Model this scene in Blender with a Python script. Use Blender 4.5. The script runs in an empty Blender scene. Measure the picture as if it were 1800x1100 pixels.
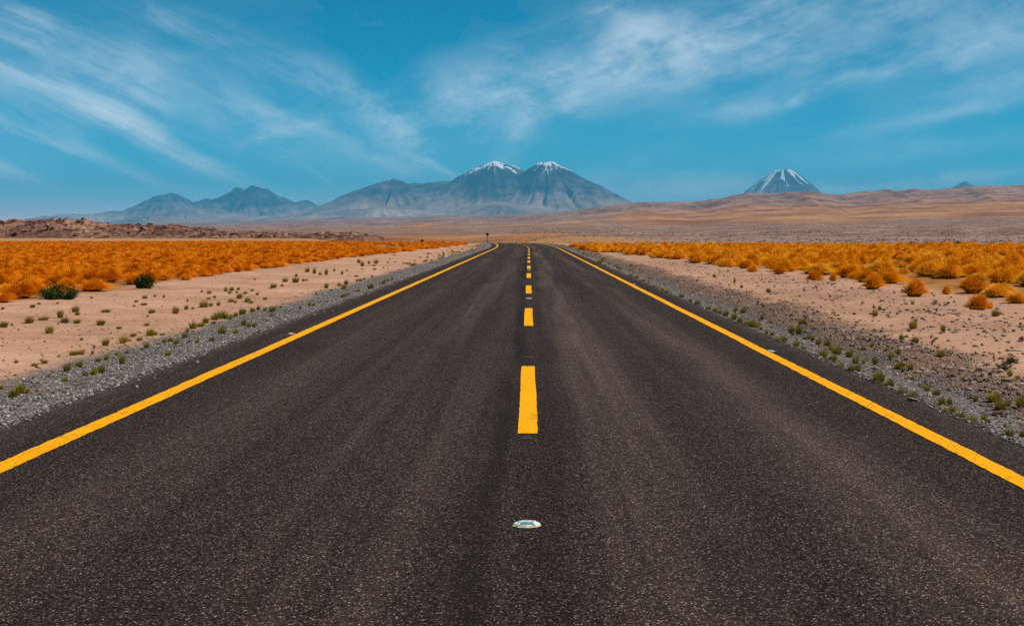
import bpy, math, random
import numpy as np
from mathutils import Vector

# ------------------------------------------------------------------ camera, sky, sun, exposure
sc = bpy.context.scene
EYE = 1.6          # eye height over the asphalt
FPX = 2272.0       # focal length in photo pixels (photo 1800 wide)
VX, VY = 930.0, 410.0
cd = bpy.data.cameras.new('camera')
cam = bpy.data.objects.new('camera', cd)
sc.collection.objects.link(cam)
cd.sensor_width = 36.0
cd.lens = FPX / 1800 * 36
cd.clip_start = 0.1
cd.clip_end = 1500000
cam.location = (0, 0, EYE)
cam.rotation_euler = (math.radians(90), 0, 0)
cd.shift_x = -30 / 1800
cd.shift_y = -140 / 1800
sc.camera = cam

SUN_EL, SUN_AZ = math.radians(55), math.radians(96)
sd = bpy.data.lights.new('sun', 'SUN')
sd.energy = 5.0
sd.angle = math.radians(0.53)
sd.color = (1.0, 0.94, 0.86)
sun = bpy.data.objects.new('sun', sd)
sc.collection.objects.link(sun)
svec = Vector((math.sin(SUN_AZ) * math.cos(SUN_EL), math.cos(SUN_AZ) * math.cos(SUN_EL), math.sin(SUN_EL)))
sun.rotation_euler = svec.to_track_quat('Z', 'Y').to_euler()
sun.location = (0, 0, 60)

vs = sc.view_settings
vs.view_transform = 'Standard'
vs.look = 'None'
vs.exposure = 0.0
vs.gamma = 1.0
vs.use_curve_mapping = False
sc.cycles.max_bounces = 6
sc.cycles.diffuse_bounces = 2
sc.cycles.glossy_bounces = 2
sc.cycles.transmission_bounces = 3
sc.cycles.transparent_max_bounces = 8
sc.cycles.volume_bounces = 0
sc.cycles.use_denoising = False


class NT:
    """small helper around a node tree"""
    def __init__(self, tree):
        self.t = tree

    def node(self, kind, **kw):
        n = self.t.nodes.new(kind)
        for k, v in kw.items():
            setattr(n, k, v)
        return n

    def put(self, sock, v):
        if isinstance(v, bpy.types.NodeSocket):
            self.t.links.new(v, sock)
        elif v is not None:
            try:
                sock.default_value = v
            except (TypeError, ValueError):
                sock.default_value = tuple(v) + (1.0,)

    def m(self, op, a, b=None, c=None, clamp=False):
        n = self.node('ShaderNodeMath', operation=op, use_clamp=clamp)
        self.put(n.inputs[0], a)
        self.put(n.inputs[1], b)
        if c is not None:
            self.put(n.inputs[2], c)
        return n.outputs[0]

    def ss(self, x, a, b, lo=0.0, hi=1.0):
        n = self.node('ShaderNodeMapRange', interpolation_type='SMOOTHSTEP')
        self.put(n.inputs[0], x)
        if a <= b:
            n.inputs[1].default_value, n.inputs[2].default_value = a, b
            n.inputs[3].default_value, n.inputs[4].default_value = lo, hi
        else:
            n.inputs[1].default_value, n.inputs[2].default_value = b, a
            n.inputs[3].default_value, n.inputs[4].default_value = hi, lo
        return n.outputs[0]

    def mix(self, f, a, b, mode='MIX'):
        n = self.node('ShaderNodeMix', data_type='RGBA', blend_type=mode)
        self.put(n.inputs[0], f)
        self.put(n.inputs[6], a)
        self.put(n.inputs[7], b)
        return n.outputs[2]

    def noise(self, vec, scale, detail=3.0, rough=0.55, out=0, dist=0.0):
        n = self.node('ShaderNodeTexNoise')
        self.put(n.inputs['Vector'], vec)
        n.inputs['Scale'].default_value = scale
        n.inputs['Detail'].default_value = detail
        n.inputs['Roughness'].default_value = rough
        n.inputs['Distortion'].default_value = dist
        return n.outputs[out]

    def voro(self, vec, scale, feature='F1', out='Distance'):
        n = self.node('ShaderNodeTexVoronoi', feature=feature)
        self.put(n.inputs['Vector'], vec)
        n.inputs['Scale'].default_value = scale
        return n.outputs[out]

    def xyz(self, x, y, z=0.0):
        n = self.node('ShaderNodeCombineXYZ')
        self.put(n.inputs[0], x)
        self.put(n.inputs[1], y)
        self.put(n.inputs[2], z)
        return n.outputs[0]

    def sep(self, v):
        n = self.node('ShaderNodeSeparateXYZ')
        self.put(n.inputs[0], v)
        return n.outputs

    def ramp(self, f, stops, interp='LINEAR'):
        n = self.node('ShaderNodeValToRGB')
        cr = n.color_ramp
        cr.interpolation = interp
        while len(cr.elements) < len(stops):
            cr.elements.new(0.5)
        for e, (p, c) in zip(cr.elements, stops):
            e.position = p
            e.color = tuple(c) + (1.0,)
        self.put(n.inputs[0], f)
        return n.outputs[0]

    def attr(self, name):
        n = self.node('ShaderNodeAttribute')
        n.attribute_name = name
        return n.outputs['Fac']

    def bump(self, h, strength=0.5, dist=0.02, normal=None):
        n = self.node('ShaderNodeBump')
        n.inputs['Strength'].default_value = strength
        n.inputs['Distance'].default_value = dist
        self.put(n.inputs['Height'], h)
        if normal is not None:
            self.put(n.inputs['Normal'], normal)
        return n.outputs[0]


def make_world():
    w = bpy.data.worlds.new('World')
    sc.world = w
    w.use_nodes = True
    t = NT(w.node_tree)
    bg = w.node_tree.nodes['Background']
    sky = t.node('ShaderNodeTexSky', sky_type='NISHITA')
    sky.sun_disc = False
    sky.sun_elevation = SUN_EL
    sky.sun_rotation = SUN_AZ
    sky.altitude = 3000
    sky.air_density = 0.7
    sky.dust_density = 0.0
    sky.ozone_density = 6.0
    # deep, cyan-leaning high-altitude sky: one colour response for the whole dome
    sp = t.node('ShaderNodeSeparateColor')
    t.put(sp.inputs[0], sky.outputs[0])
    r = t.m('MULTIPLY', t.m('POWER', t.m('DIVIDE', sp.outputs[0], 3.7), 4.2), 4.6)
    cb = t.node('ShaderNodeCombineColor')
    t.put(cb.inputs[0], r)
    t.put(cb.inputs[1], t.m('MULTIPLY', t.m('POWER', t.m('DIVIDE', sp.outputs[1], 5.7), 1.15), 7.2))
    t.put(cb.inputs[2], t.m('MULTIPLY', t.m('POWER', t.m('DIVIDE', sp.outputs[2], 7.8), 1.15), 8.4))
    skycol = cb.outputs[0]
    t.put(bg.inputs[0], skycol)
    bg.inputs[1].default_value = 0.1


make_world()
random.seed(7)
rng = np.random.default_rng(11)


# ------------------------------------------------------------------ numpy noise
def _hash(ix, iy, seed):
    h = (ix.astype(np.int64) * 374761393 + iy.astype(np.int64) * 668265263 + seed * 1442695041) & 0xFFFFFFFF
    h = ((h ^ (h >> 13)) * 1274126177) & 0xFFFFFFFF
    h = ((h ^ (h >> 16)) * 2246822519) & 0xFFFFFFFF
    return ((h ^ (h >> 15)) & 0xFFFFFF) / float(0xFFFFFF)


def vnoise(x, y, seed=0):
    x = np.asarray(x, float)
    y = np.asarray(y, float)
    ix, iy = np.floor(x), np.floor(y)
    fx, fy = x - ix, y - iy
    fx = fx * fx * fx * (fx * (fx * 6 - 15) + 10)
    fy = fy * fy * fy * (fy * (fy * 6 - 15) + 10)
    a, b = _hash(ix, iy, seed), _hash(ix + 1, iy, seed)
    c, d = _hash(ix, iy + 1, seed), _hash(ix + 1, iy + 1, seed)
    return (a * (1 - fx) + b * fx) * (1 - fy) + (c * (1 - fx) + d * fx) * fy * 1.0


def fbm(x, y, octv=4, seed=0, gain=0.5, lac=2.03):
    s, a, tot = 0.0, 1.0, 0.0
    for i in range(octv):
        s = s + a * (vnoise(x * lac ** i + 17.3 * i, y * lac ** i - 9.1 * i, seed + i * 7) * 2 - 1)
        tot += a
        a *= gain
    return s / tot


def ridged(x, y, octv=4, seed=0, gain=0.5, lac=2.03):
    s, a, tot = 0.0, 1.0, 0.0
    for i in range(octv):
        n = 1 - np.abs(vnoise(x * lac ** i + 5.3 * i, y * lac ** i - 3.1 * i, seed + i * 5) * 2 - 1)
        s = s + a * n * n
        tot += a
        a *= gain
    return s / tot


def sstep(x, a, b):
    t = np.clip((np.asarray(x, float) - a) / (b - a), 0, 1)
    return t * t * (3 - 2 * t)


# ------------------------------------------------------------------ scene helpers
def link(o, parent=None):
    sc.collection.objects.link(o)
    if parent is not None:
        o.parent = parent
    return o


def tag(o, label=None, cat=None, group=None, kind=None):
    if label:
        o['label'] = label
    if cat:
        o['category'] = cat
    if group:
        o['group'] = group
    if kind:
        o['kind'] = kind
    return o


def mesh_from(name, verts, faces, mat=None, smooth=False):
    me = bpy.data.meshes.new(name)
    me.from_pydata([tuple(v) for v in verts], [], [tuple(f) for f in faces])
    if mat:
        me.materials.append(mat)
    if smooth:
        me.polygons.foreach_set('use_smooth', [True] * len(me.polygons))
    me.update()
    return me


def grid_mesh(name, X, Y, Z, mat, attrs=None, smooth=True, wrap=False):
    """heightfield from 2D arrays (rows, columns)"""
    nr, nc = X.shape
    me = bpy.data.meshes.new(name)
    co = np.stack([X, Y, Z], -1).reshape(-1, 3).astype(np.float32)
    idx = np.arange(nr * nc).reshape(nr, nc)
    if wrap:
        nx = np.roll(idx, -1, 1)
        a, b, c, d = idx[:-1], nx[:-1], nx[1:], idx[1:]
    else:
        a, b, c, d = idx[:-1, :-1], idx[:-1, 1:], idx[1:, 1:], idx[1:, :-1]
    f = np.stack([a, b, c, d], -1).reshape(-1, 4).astype(np.int32)
    me.vertices.add(len(co))
    me.vertices.foreach_set('co', co.ravel())
    me.loops.add(f.size)
    me.loops.foreach_set('vertex_index', f.ravel())
    me.polygons.add(len(f))
    me.polygons.foreach_set('loop_start', np.arange(0, f.size, 4, dtype=np.int32))
    me.polygons.foreach_set('loop_total', np.full(len(f), 4, np.int32))
    me.polygons.foreach_set('use_smooth', np.full(len(f), smooth, bool))
    for k, v in (attrs or {}).items():
        at = me.attributes.new(k, 'FLOAT', 'POINT')
        at.data.foreach_set('value', np.asarray(v, np.float32).ravel())
    me.materials.append(mat)
    me.update(calc_edges=True)
    me.validate()
    return bpy.data.objects.new(name, me)


def new_mat(name, rough=0.9, spec=0.3):
    m = bpy.data.materials.new(name)
    m.use_nodes = True
    t = NT(m.node_tree)
    b = m.node_tree.nodes['Principled BSDF']
    b.inputs['Roughness'].default_value = rough
    b.inputs['Specular IOR Level'].default_value = spec
    return m, t, b


def geo_pos(t):
    return t.node('ShaderNodeNewGeometry').outputs['Position']


# ------------------------------------------------------------------ the lie of the land
def road_x(y):
    """x of the road's centre line: straight, then a long left-hand bend"""
    t = np.clip(np.asarray(y, float) - 130, 0, None)
    lim = 200.0
    return np.where(t < lim, -3.3e-4 * t * t, -3.3e-4 * (lim * lim + 2 * lim * (t - lim)))


def road_z(y):
    t = np.clip(np.asarray(y, float) - 196, 0, 190)
    return np.where(t < 60, -1.3e-4 * t * t, -0.468 - 0.0156 * (t - 60)) * np.where(t < 0, 0, 1)


RIDGE_PX = [1105, 1120, 1150, 1186, 1215, 1244, 1269, 1294, 1320, 1352, 1385, 1417, 1442, 1468, 1497, 1533, 1565, 1601, 1637, 1670, 1713, 1757, 1800, 2000, 2400]
RIDGE_PY = [358, 355, 355, 354, 356, 353, 347, 342, 340, 339.7, 337.5, 335.7, 337.5, 340.4, 338.6, 336, 333.6, 330.7, 330.7, 328.5, 327, 325, 323.5, 318, 330]
T_PX = np.array([-400, 0, 400, 700, 930, 1105], float)
T_D = np.log(np.array([200, 400, 800, 1600, 3000, 5000, 7000, 9000, 14000, 34000], float))
T_PY = np.array([
    [428, 419, 414, 411, 409, 408, 407, 406, 405, 404],
    [428, 419, 414, 410, 407, 404, 402, 400, 398, 396],
    [428, 419, 413, 409, 405, 401, 398, 395, 391, 388],
    [428, 419, 413, 407, 400, 394, 390, 386, 382, 380],
    [428, 418, 410, 402, 393, 386, 381, 378, 376, 375],
    [428, 416, 406, 397, 385, 370, 360, 364, 372, 374]], float)
T_RIGHT = np.array([0, .10, .22, .345, .52, .80, 1.0, .93, .70, .45])   # share of the climb to the ridge line


def land(x, y):
    """height of the open country, metres"""
    x = np.asarray(x, float)
    y = np.asarray(y, float)
    r = np.maximum(np.hypot(x, y), 1.0)
    az = np.arctan2(x, y)
    px = VX + FPX * np.tan(np.clip(az, -1.0, 1.0))
    lr = np.log(np.maximum(r, 200.0))
    # left and centre: table
    f = np.interp(px, T_PX, np.arange(len(T_PX)))
    i0 = np.clip(np.floor(f).astype(int), 0, len(T_PX) - 2)
    fr = f - i0
    rows = np.stack([np.interp(lr, T_D, T_PY[i]) for i in range(len(T_PX))], 0)
    yl = np.take_along_axis(rows, i0[None], 0)[0] * (1 - fr) + np.take_along_axis(rows, (i0 + 1)[None], 0)[0] * fr
    # right: climb towards the hill crest
    crest = np.interp(px, RIDGE_PX, RIDGE_PY)
    yr = 428 + (crest - 428) * np.interp(lr, T_D, T_RIGHT)
    w = sstep(px, 1000, 1180)
    py = yl * (1 - w) + yr * w
    dep = np.maximum(y, 0.5 * r)
    z = EYE + (VY - py) * dep / FPX
    flat = sstep(r, 200, 330)
    z = z * flat
    z = z * (1 - 0.85 * sstep(np.abs(az), 0.75, 1.5))
    # folds of the hills and swells of the plain
    la = px / 100.0
    fold = ridged(la * 1.6 + lr * 2.2, lr * 1.6, 4, 31) - 0.6
    z = z + fold * 0.0042 * r * sstep(r, 2600, 5200) * (1 - 0.55 * sstep(px, 1080, 700)) * (1 - sstep(r, 6700, 7300) * 0.8)
    z = z + fbm(x / 420, y / 420, 4, 3) * 0.0016 * np.minimum(r, 6000) * sstep(r, 500, 1800)
    z = z + (ridged(x / 60, y / 60, 4, 12) - .5) * 1.5 * sstep(r, 260, 700) * sstep(px, 960, 1100) * (1 - sstep(r, 1800, 3000))
    return z


LAT_X = [-60, -14, -12, -8, -5.8, -4.45, -4.3, 3.6, 3.8, 4.5, 5.05, 5.7, 7.5, 9.5, 60]
LAT_Z = [0.02, 0.04, 0.03, -0.05, -0.06, -0.016, -0.09, -0.09, -0.016, -0.11, -0.03, -0.08, -0.02, 0.02, 0.03]


def ground_z(x, y):
    x = np.asarray(x, float)
    y = np.asarray(y, float)
    la = x - road_x(y)
    z = land(x, y)
    near = 1 - sstep(np.abs(la), 22, 48)
    z = z * (1 - near * (1 - sstep(y, 420, 900))) + road_z(y) * near * (1 - sstep(y, 420, 900))
    z = z + np.interp(la, LAT_X, LAT_Z) * (1 - sstep(np.abs(la), 40, 90))
    off = sstep(np.abs(la), 4.4, 5.2)
    bank = sstep(la, 4.4, 4.9) * (1 - sstep(la, 5.8, 6.8))
    far = 1 - sstep(y, 150, 420)
    z = z + off * far * (fbm(x / 1.7, y / 2.3, 4, 5) * 0.05 + fbm(x / .45, y / .5, 3, 8) * 0.016)
    z = z + bank * far * (fbm(x / .6, y / .8, 4, 15) * 0.085)
    z = z + far * sstep(la, 6.5, 9) * (1 - sstep(la, 12, 16)) * (ridged(x / 1.1, y / 1.4, 4, 25) - .5) * 0.13
    return z


def spot(px, py):
    """ground point behind a photo pixel (ray cast on the ground)"""
    dx, dz = (px - VX) / FPX, (VY - py) / FPX
    d = EYE / max(-dz, 1e-4)
    for _ in range(12):
        d = (EYE - float(ground_z(dx * d, d))) / max(-dz, 1e-4)
    return dx * d, d


# ------------------------------------------------------------------ materials
def mat_asphalt():
    m, t, b = new_mat('asphalt', 0.75, 0.07)
    p = geo_pos(t)
    lat, alo = t.attr('lat'), t.attr('along')
    vec = t.xyz(lat, alo, 0.0)
    n = t.node('ShaderNodeTexVoronoi')
    t.put(n.inputs['Vector'], vec)
    n.inputs['Scale'].default_value = 125
    rnd = t.sep(n.outputs['Color'])
    stone = t.ramp(rnd[0], [(0.0, (.004, .0026, .002)), (.38, (.0095, .0062, .0047)), (.58, (.030, .0198, .0148)), (.80, (.068, .045, .0335)), (.94, (.15, .106, .08)), (1.0, (.44, .33, .26))])
    red = t.mix(t.ss(rnd[1], .82, .95), stone, (.085, .028, .017, 1))
    edge = t.ss(n.outputs['Distance'], .35, .75)
    col = t.mix(t.m('MULTIPLY', edge, .75), red, (.0055, .0039, .0032, 1))
    n2 = t.node('ShaderNodeTexVoronoi')
    t.put(n2.inputs['Vector'], vec)
    n2.inputs['Scale'].default_value = 42
    r2 = t.sep(n2.outputs['Color'])
    big = t.m('MULTIPLY', t.ss(r2[0], .90, .94), t.ss(n2.outputs['Distance'], .45, .3))
    col = t.mix(t.m('MULTIPLY', big, .5), col, (.12, .085, .066, 1))
    # polished wheel paths, paler with dust; joint along the middle sealed darker
    wob = t.m('MULTIPLY', t.m('SUBTRACT', t.noise(t.xyz(0.0, alo, 3.0), .12, 2.0), .5), .5)
    l2 = t.m('ADD', lat, wob)

    def bandf(c, w):
        q = t.m('DIVIDE', t.m('SUBTRACT', l2, c), w)
        return t.m('POWER', math.e, t.m('MULTIPLY', t.m('MULTIPLY', q, q), -1.0))
    streak = t.noise(t.xyz(t.m('MULTIPLY', lat, 3.4), t.m('MULTIPLY', alo, .03), 0.0), 1.0, 6.0, .65)
    patch = t.noise(t.xyz(t.m('MULTIPLY', lat, 1.8), t.m('MULTIPLY', alo, .035), 5.0), 1.0, 4.0, .6)
    pale = t.m('ADD', t.m('ADD', t.m('MULTIPLY', bandf(.70, .34), 1.7), t.m('MULTIPLY', bandf(-1.0, .42), 1.0)), t.m('ADD', t.m('MULTIPLY', bandf(2.15, .3), 1.1), t.m('MULTIPLY', bandf(-2.55, .4), .6)))
    pale = t.m('MULTIPLY', pale, t.ss(patch, .3, .7))
    pale = t.m('ADD', t.m('MULTIPLY', pale, .62), t.m('MULTIPLY', t.ss(streak, .42, .8), .35))
    col = t.mix(t.m('MINIMUM', t.m('MULTIPLY', pale, .95), .9), col, t.mix(1.0, t.mix(.3, col, (.045, .033, .026, 1)), (2.9, 2.75, 2.6, 1), 'MULTIPLY'))
    dark = t.m('MULTIPLY', t.m('ADD', bandf(-.19, .11), t.m('MULTIPLY', bandf(.2, .12), .45)), t.ss(t.noise(t.xyz(lat, t.m('MULTIPLY', alo, .25), 1.0), 1.4, 4.0), .28, .58))
    col = t.mix(t.m('MINIMUM', t.m('MULTIPLY', dark, .85), .8), col, t.mix(1.0, t.mix(.5, col, (.02, .016, .0145, 1)), (.48, .48, .52, 1), 'MULTIPLY'))
    blot = t.ss(t.noise(t.xyz(lat, t.m('MULTIPLY', alo, .22), 2.0), .9, 5.0, .6), .5, .72)
    col = t.mix(t.m('MULTIPLY', blot, .3), col, (.017, .0118, .0095, 1))
    # sandy edge
    ed = t.m('ADD', t.m('ABSOLUTE', t.m('ADD', lat, .3)), t.m('MULTIPLY', t.noise(vec, 2.5, 4.0), .5))
    col = t.mix(t.m('MULTIPLY', t.ss(ed, 4.0, 4.6), .4), col, (.18, .125, .09, 1))
    t.put(b.inputs['Base Color'], col)
    b.inputs['Specular Tint'].default_value = (1.0, .72, .55, 1)
    h = t.m('SUBTRACT', t.m('MULTIPLY', rnd[2], .5), t.m('MULTIPLY', edge, 1.0))
    t.put(b.inputs['Normal'], t.bump(h, .55, .006))
    return m


def mat_paint(name, wear):
    m, t, b = new_mat(name, 0.8, 0.06)
    p = geo_pos(t)
    fine = t.noise(p, 70, 3.0, .6)
    mid = t.noise(p, 3.0, 4.0, .6)
    n = t.node('ShaderNodeTexVoronoi')
    t.put(n.inputs['Vector'], p)
    n.inputs['Scale'].default_value = 55
    c = t.sep(n.outputs['Color'])[0]
    w = t.m('ADD', t.m('MULTIPLY', c, .6), t.m('MULTIPLY', mid, .5))
    chip = t.m('MULTIPLY', t.ss(w, .93 - wear, .97 - wear), t.ss(n.outputs['Distance'], .6, .3))
    col = t.mix(mid, (.84, .33, .001, 1), (.97, .42, .0015, 1))
    col = t.mix(t.m('MULTIPLY', t.ss(fine, .5, .75), .35), col, (.60, .23, .006, 1))
    col = t.mix(t.m('MULTIPLY', chip, .9), col, (.05, .032, .018, 1))
    x_, y_, z_ = t.sep(p)
    scuff = t.ss(t.noise(t.xyz(t.m('MULTIPLY', x_, 9.0), t.m('MULTIPLY', y_, .7), 0.0), 1.0, 6.0, .7), .52, .74)
    col = t.mix(t.m('MULTIPLY', scuff, .30 + wear), col, (.40, .17, .012, 1))
    vc = t.node('ShaderNodeTexVoronoi', feature='DISTANCE_TO_EDGE')
    t.put(vc.inputs['Vector'], t.xyz(x_, t.m('MULTIPLY', y_, .6), t.m('MULTIPLY', mid, .3)))
    vc.inputs['Scale'].default_value = 2.6
    crack = t.m('MULTIPLY', t.ss(vc.outputs['Distance'], .014, .004), t.ss(mid, .4, .6))
    col = t.mix(t.m('MULTIPLY', crack, .7), col, (.05, .03, .015, 1))
    t.put(b.inputs['Base Color'], col)
    t.put(b.inputs['Normal'], t.bump(t.m('SUBTRACT', fine, chip), .4, .004))
    return m


def mat_ground():
    m, t, b = new_mat('desert_soil', 0.95, 0.15)
    p = geo_pos(t)
    lat, alo = t.attr('lat'), t.attr('along')
    x, y, z = t.sep(p)
    nz = t.noise(p, 1.3, 5.0, .6)
    nb = t.noise(p, .22, 4.0, .55)
    nf = t.noise(p, 9.0, 5.0, .65)
    wob = t.m('ADD', t.m('MULTIPLY', t.m('SUBTRACT', nz, .5), 1.0), t.m('MULTIPLY', t.m('SUBTRACT', nb, .5), 1.6))
    l2 = t.m('ADD', lat, wob)
    # pink-tan sand with fine dark grit
    sand = t.ramp(t.m('ADD', t.m('MULTIPLY', nb, .55), t.m('MULTIPLY', nz, .45)), [(.34, (.31, .155, .09)), (.46, (.44, .228, .135)), (.56, (.53, .285, .172)), (.68, (.63, .365, .235))])
    ng = t.noise(p, 32.0, 4.0, .7)
    sand = t.mix(t.m('MULTIPLY', t.ss(ng, .5, .7), .45), sand, (.27, .15, .095, 1))
    sand = t.mix(t.m('MULTIPLY', t.ss(nf, .52, .72), .7), sand, (.31, .165, .10, 1))
    vg = t.node('ShaderNodeTexVoronoi')
    t.put(vg.inputs['Vector'], p)
    vg.inputs['Scale'].default_value = 24
    vr = t.sep(vg.outputs['Color'])
    peb = t.m('MULTIPLY', t.ss(vr[0], .80, .86), t.ss(vg.outputs['Distance'], .5, .36))
    pebc = t.ramp(vr[1], [(0, (.09, .065, .055)), (.6, (.2, .15, .125)), (1, (.5, .42, .36))])
    sand = t.mix(t.m('MULTIPLY', peb, .4), sand, pebc)
    # crushed grey gravel
    vv = t.node('ShaderNodeTexVoronoi')
    t.put(vv.inputs['Vector'], p)
    vv.inputs['Scale'].default_value = 38
    gr = t.sep(vv.outputs['Color'])
    grav = t.ramp(gr[0], [(0, (.07, .054, .046)), (.35, (.19, .155, .134)), (.7, (.33, .28, .245)), (1, (.62, .54, .48))])
    grav = t.mix(t.m('MULTIPLY', t.ss(vv.outputs['Distance'], .35, .7), .8), grav, (.06, .048, .041, 1))
    grav = t.mix(t.m('MULTIPLY', t.ss(t.m('ADD', t.m('MULTIPLY', nz, .6), t.m('MULTIPLY', nf, .4)), .47, .62), .6), grav, (.27, .165, .11, 1))
    gmask_l = t.m('MULTIPLY', t.ss(l2, -6.1, -5.5), t.ss(lat, -3.5, -4.3))
    gmask_r = t.m('MULTIPLY', t.ss(lat, 3.5, 3.7), t.ss(l2, 5.0, 4.5))
    # dark broken stone on the bank
    bk = t.ramp(gr[1], [(0, (.07, .038, .026)), (.4, (.20, .115, .076)), (.75, (.34, .205, .14)), (1, (.58, .39, .29))])
    bk = t.mix(t.m('MULTIPLY', t.ss(nz, .45, .62), .75), bk, (.36, .20, .125, 1))
    bk = t.mix(t.m('MULTIPLY', t.ss(vv.outputs['Distance'], .4, .75), .6), bk, (.075, .045, .033, 1))
    bmask = t.m('MULTIPLY', t.ss(l2, 4.3, 4.8), t.ss(l2, 6.5, 5.4))
    bmask2 = t.m('MULTIPLY', t.m('MULTIPLY', t.ss(l2, 6.2, 8.0), t.ss(l2, 11.5, 9.5)), t.ss(nz, .45, .68))
    # straw-littered soil under the bunchgrass
    straw = t.ramp(nz, [(.35, (.24, .09, .016)), (.6, (.36, .15, .035)), (.75, (.44, .22, .08))])
    fl = t.m('MULTIPLY', t.ss(l2, -11.2, -12.6), t.ss(t.m('ADD', alo, t.m('MULTIPLY', nb, 20.0)), 232, 224))
    frr = t.m('MULTIPLY', t.ss(l2, 10.4, 12.6), t.ss(t.m('ADD', alo, t.m('MULTIPLY', nb, 20.0)), 168, 160))
    plain = t.m('MULTIPLY', t.ss(alo, 200, 240), t.m('MULTIPLY', t.ss(x, 45, 22), t.ss(x, -95, -70)))
    col = sand
    # stony plain beyond the right-hand grass
    stony = t.ramp(t.m('ADD', t.m('MULTIPLY', nz, .6), t.m('MULTIPLY', nb, .4)), [(.38, (.10, .062, .05)), (.5, (.26, .165, .13)), (.64, (.45, .31, .24))])
    col = t.mix(t.m('MULTIPLY', t.ss(alo, 158, 172), t.ss(lat, 8, 14)), col, stony)
    strip_ = t.m('MULTIPLY', t.m('MULTIPLY', t.ss(alo, 205, 230), t.ss(x, -60, -85)), .7)
    col = t.mix(t.m('MAXIMUM', plain, strip_), col, t.mix(.45, straw, (.50, .26, .10, 1)))
    col = t.mix(t.m('MINIMUM', t.m('ADD', fl, frr), 1.0), col, straw)
    col = t.mix(t.m('MAXIMUM', bmask, t.m('MULTIPLY', bmask2, .8)), col, bk)
    col = t.mix(t.m('MINIMUM', t.m('ADD', gmask_l, gmask_r), 1.0), col, grav)
    t.put(b.inputs['Base Color'], col)
    h = t.m('ADD', t.m('MULTIPLY', nf, .6), t.m('MULTIPLY', t.m('SUBTRACT', 1.0, vv.outputs['Distance']), t.m('ADD', t.m('ADD', gmask_l, gmask_r), bmask)))
    t.put(b.inputs['Normal'], t.bump(h, .9, .05))
    return m


def mat_terrain():
    m, t, b = new_mat('plain_and_hills', 0.95, 0.1)
    p = geo_pos(t)
    org, mau = t.attr('orange'), t.attr('mauve')
    x, y, z = t.sep(p)
    n1 = t.noise(p, .035, 7.0, .72)
    n2 = t.noise(t.xyz(t.m('MULTIPLY', x, .0045), t.m('MULTIPLY', y, .0026), 0.0), 1.0, 7.0, .62)
    n3 = t.noise(p, .28, 5.0, .7)
    rocky = t.ramp(t.m('ADD', t.m('MULTIPLY', n1, .6), t.m('MULTIPLY', n3, .4)), [(.38, (.08, .042, .03)), (.46, (.20, .112, .08)), (.54, (.35, .205, .148)), (.64, (.56, .36, .27))])
    orange = t.ramp(n2, [(.38, (.23, .085, .032)), (.5, (.42, .175, .06)), (.60, (.54, .27, .12))])
    orange = t.mix(t.m('MULTIPLY', t.ss(n1, .47, .6), .5), orange, (.20, .105, .072, 1))
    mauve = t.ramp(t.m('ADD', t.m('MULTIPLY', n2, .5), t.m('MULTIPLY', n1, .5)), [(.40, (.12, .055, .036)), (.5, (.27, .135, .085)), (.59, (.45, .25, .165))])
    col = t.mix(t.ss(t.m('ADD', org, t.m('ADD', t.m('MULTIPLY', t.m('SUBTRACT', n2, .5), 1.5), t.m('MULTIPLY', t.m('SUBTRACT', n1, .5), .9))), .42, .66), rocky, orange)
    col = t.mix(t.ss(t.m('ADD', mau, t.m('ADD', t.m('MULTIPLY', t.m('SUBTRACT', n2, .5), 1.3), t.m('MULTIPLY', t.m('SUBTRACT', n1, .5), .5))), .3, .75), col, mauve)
    t.put(b.inputs['Base Color'], col)
    t.put(b.inputs['Normal'], t.bump(t.m('ADD', n1, t.m('MULTIPLY', n3, .3)), .9, 6.0))
    return m


def mat_mountain(name, snow_z, snow_soft, patch):
    m, t, b = new_mat(name, 0.95, 0.1)
    p = geo_pos(t)
    x, y, z = t.sep(p)
    n1 = t.noise(p, .0042, 7.0, .66)
    n2 = t.noise(p, .0011, 4.0, .6)
    gul = t.attr('gully')
    low = t.attr('low')
    rock = t.ramp(t.m('ADD', t.m('MULTIPLY', n1, .55), t.m('MULTIPLY', n2, .45)), [(.38, (.018, .018, .020)), (.5, (.060, .054, .054)), (.60, (.165, .138, .125))])
    foot = t.ramp(n2, [(.35, (.17, .115, .09)), (.5, (.30, .205, .155)), (.65, (.46, .325, .25))])  # lighter lower slopes, with pale haze at the foot put into the colour
    col = t.mix(t.ss(t.m('ADD', low, t.m('MULTIPLY', t.m('SUBTRACT', n1, .5), 1.3)), .2, 1.0), rock, foot)
    if snow_z is not None:
        s = t.m('DIVIDE', t.m('SUBTRACT', z, snow_z), snow_soft)
        s = t.m('ADD', s, t.m('MULTIPLY', t.m('SUBTRACT', gul, .5), patch))
        s = t.m('ADD', s, t.m('MULTIPLY', t.m('SUBTRACT', n1, .5), 2.6))
        col = t.mix(t.ss(s, .0, .55), col, (.84, .86, .88, 1))
    t.put(b.inputs['Base Color'], col)
    t.put(b.inputs['Normal'], t.bump(n1, .7, 80.0))
    return m


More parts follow.
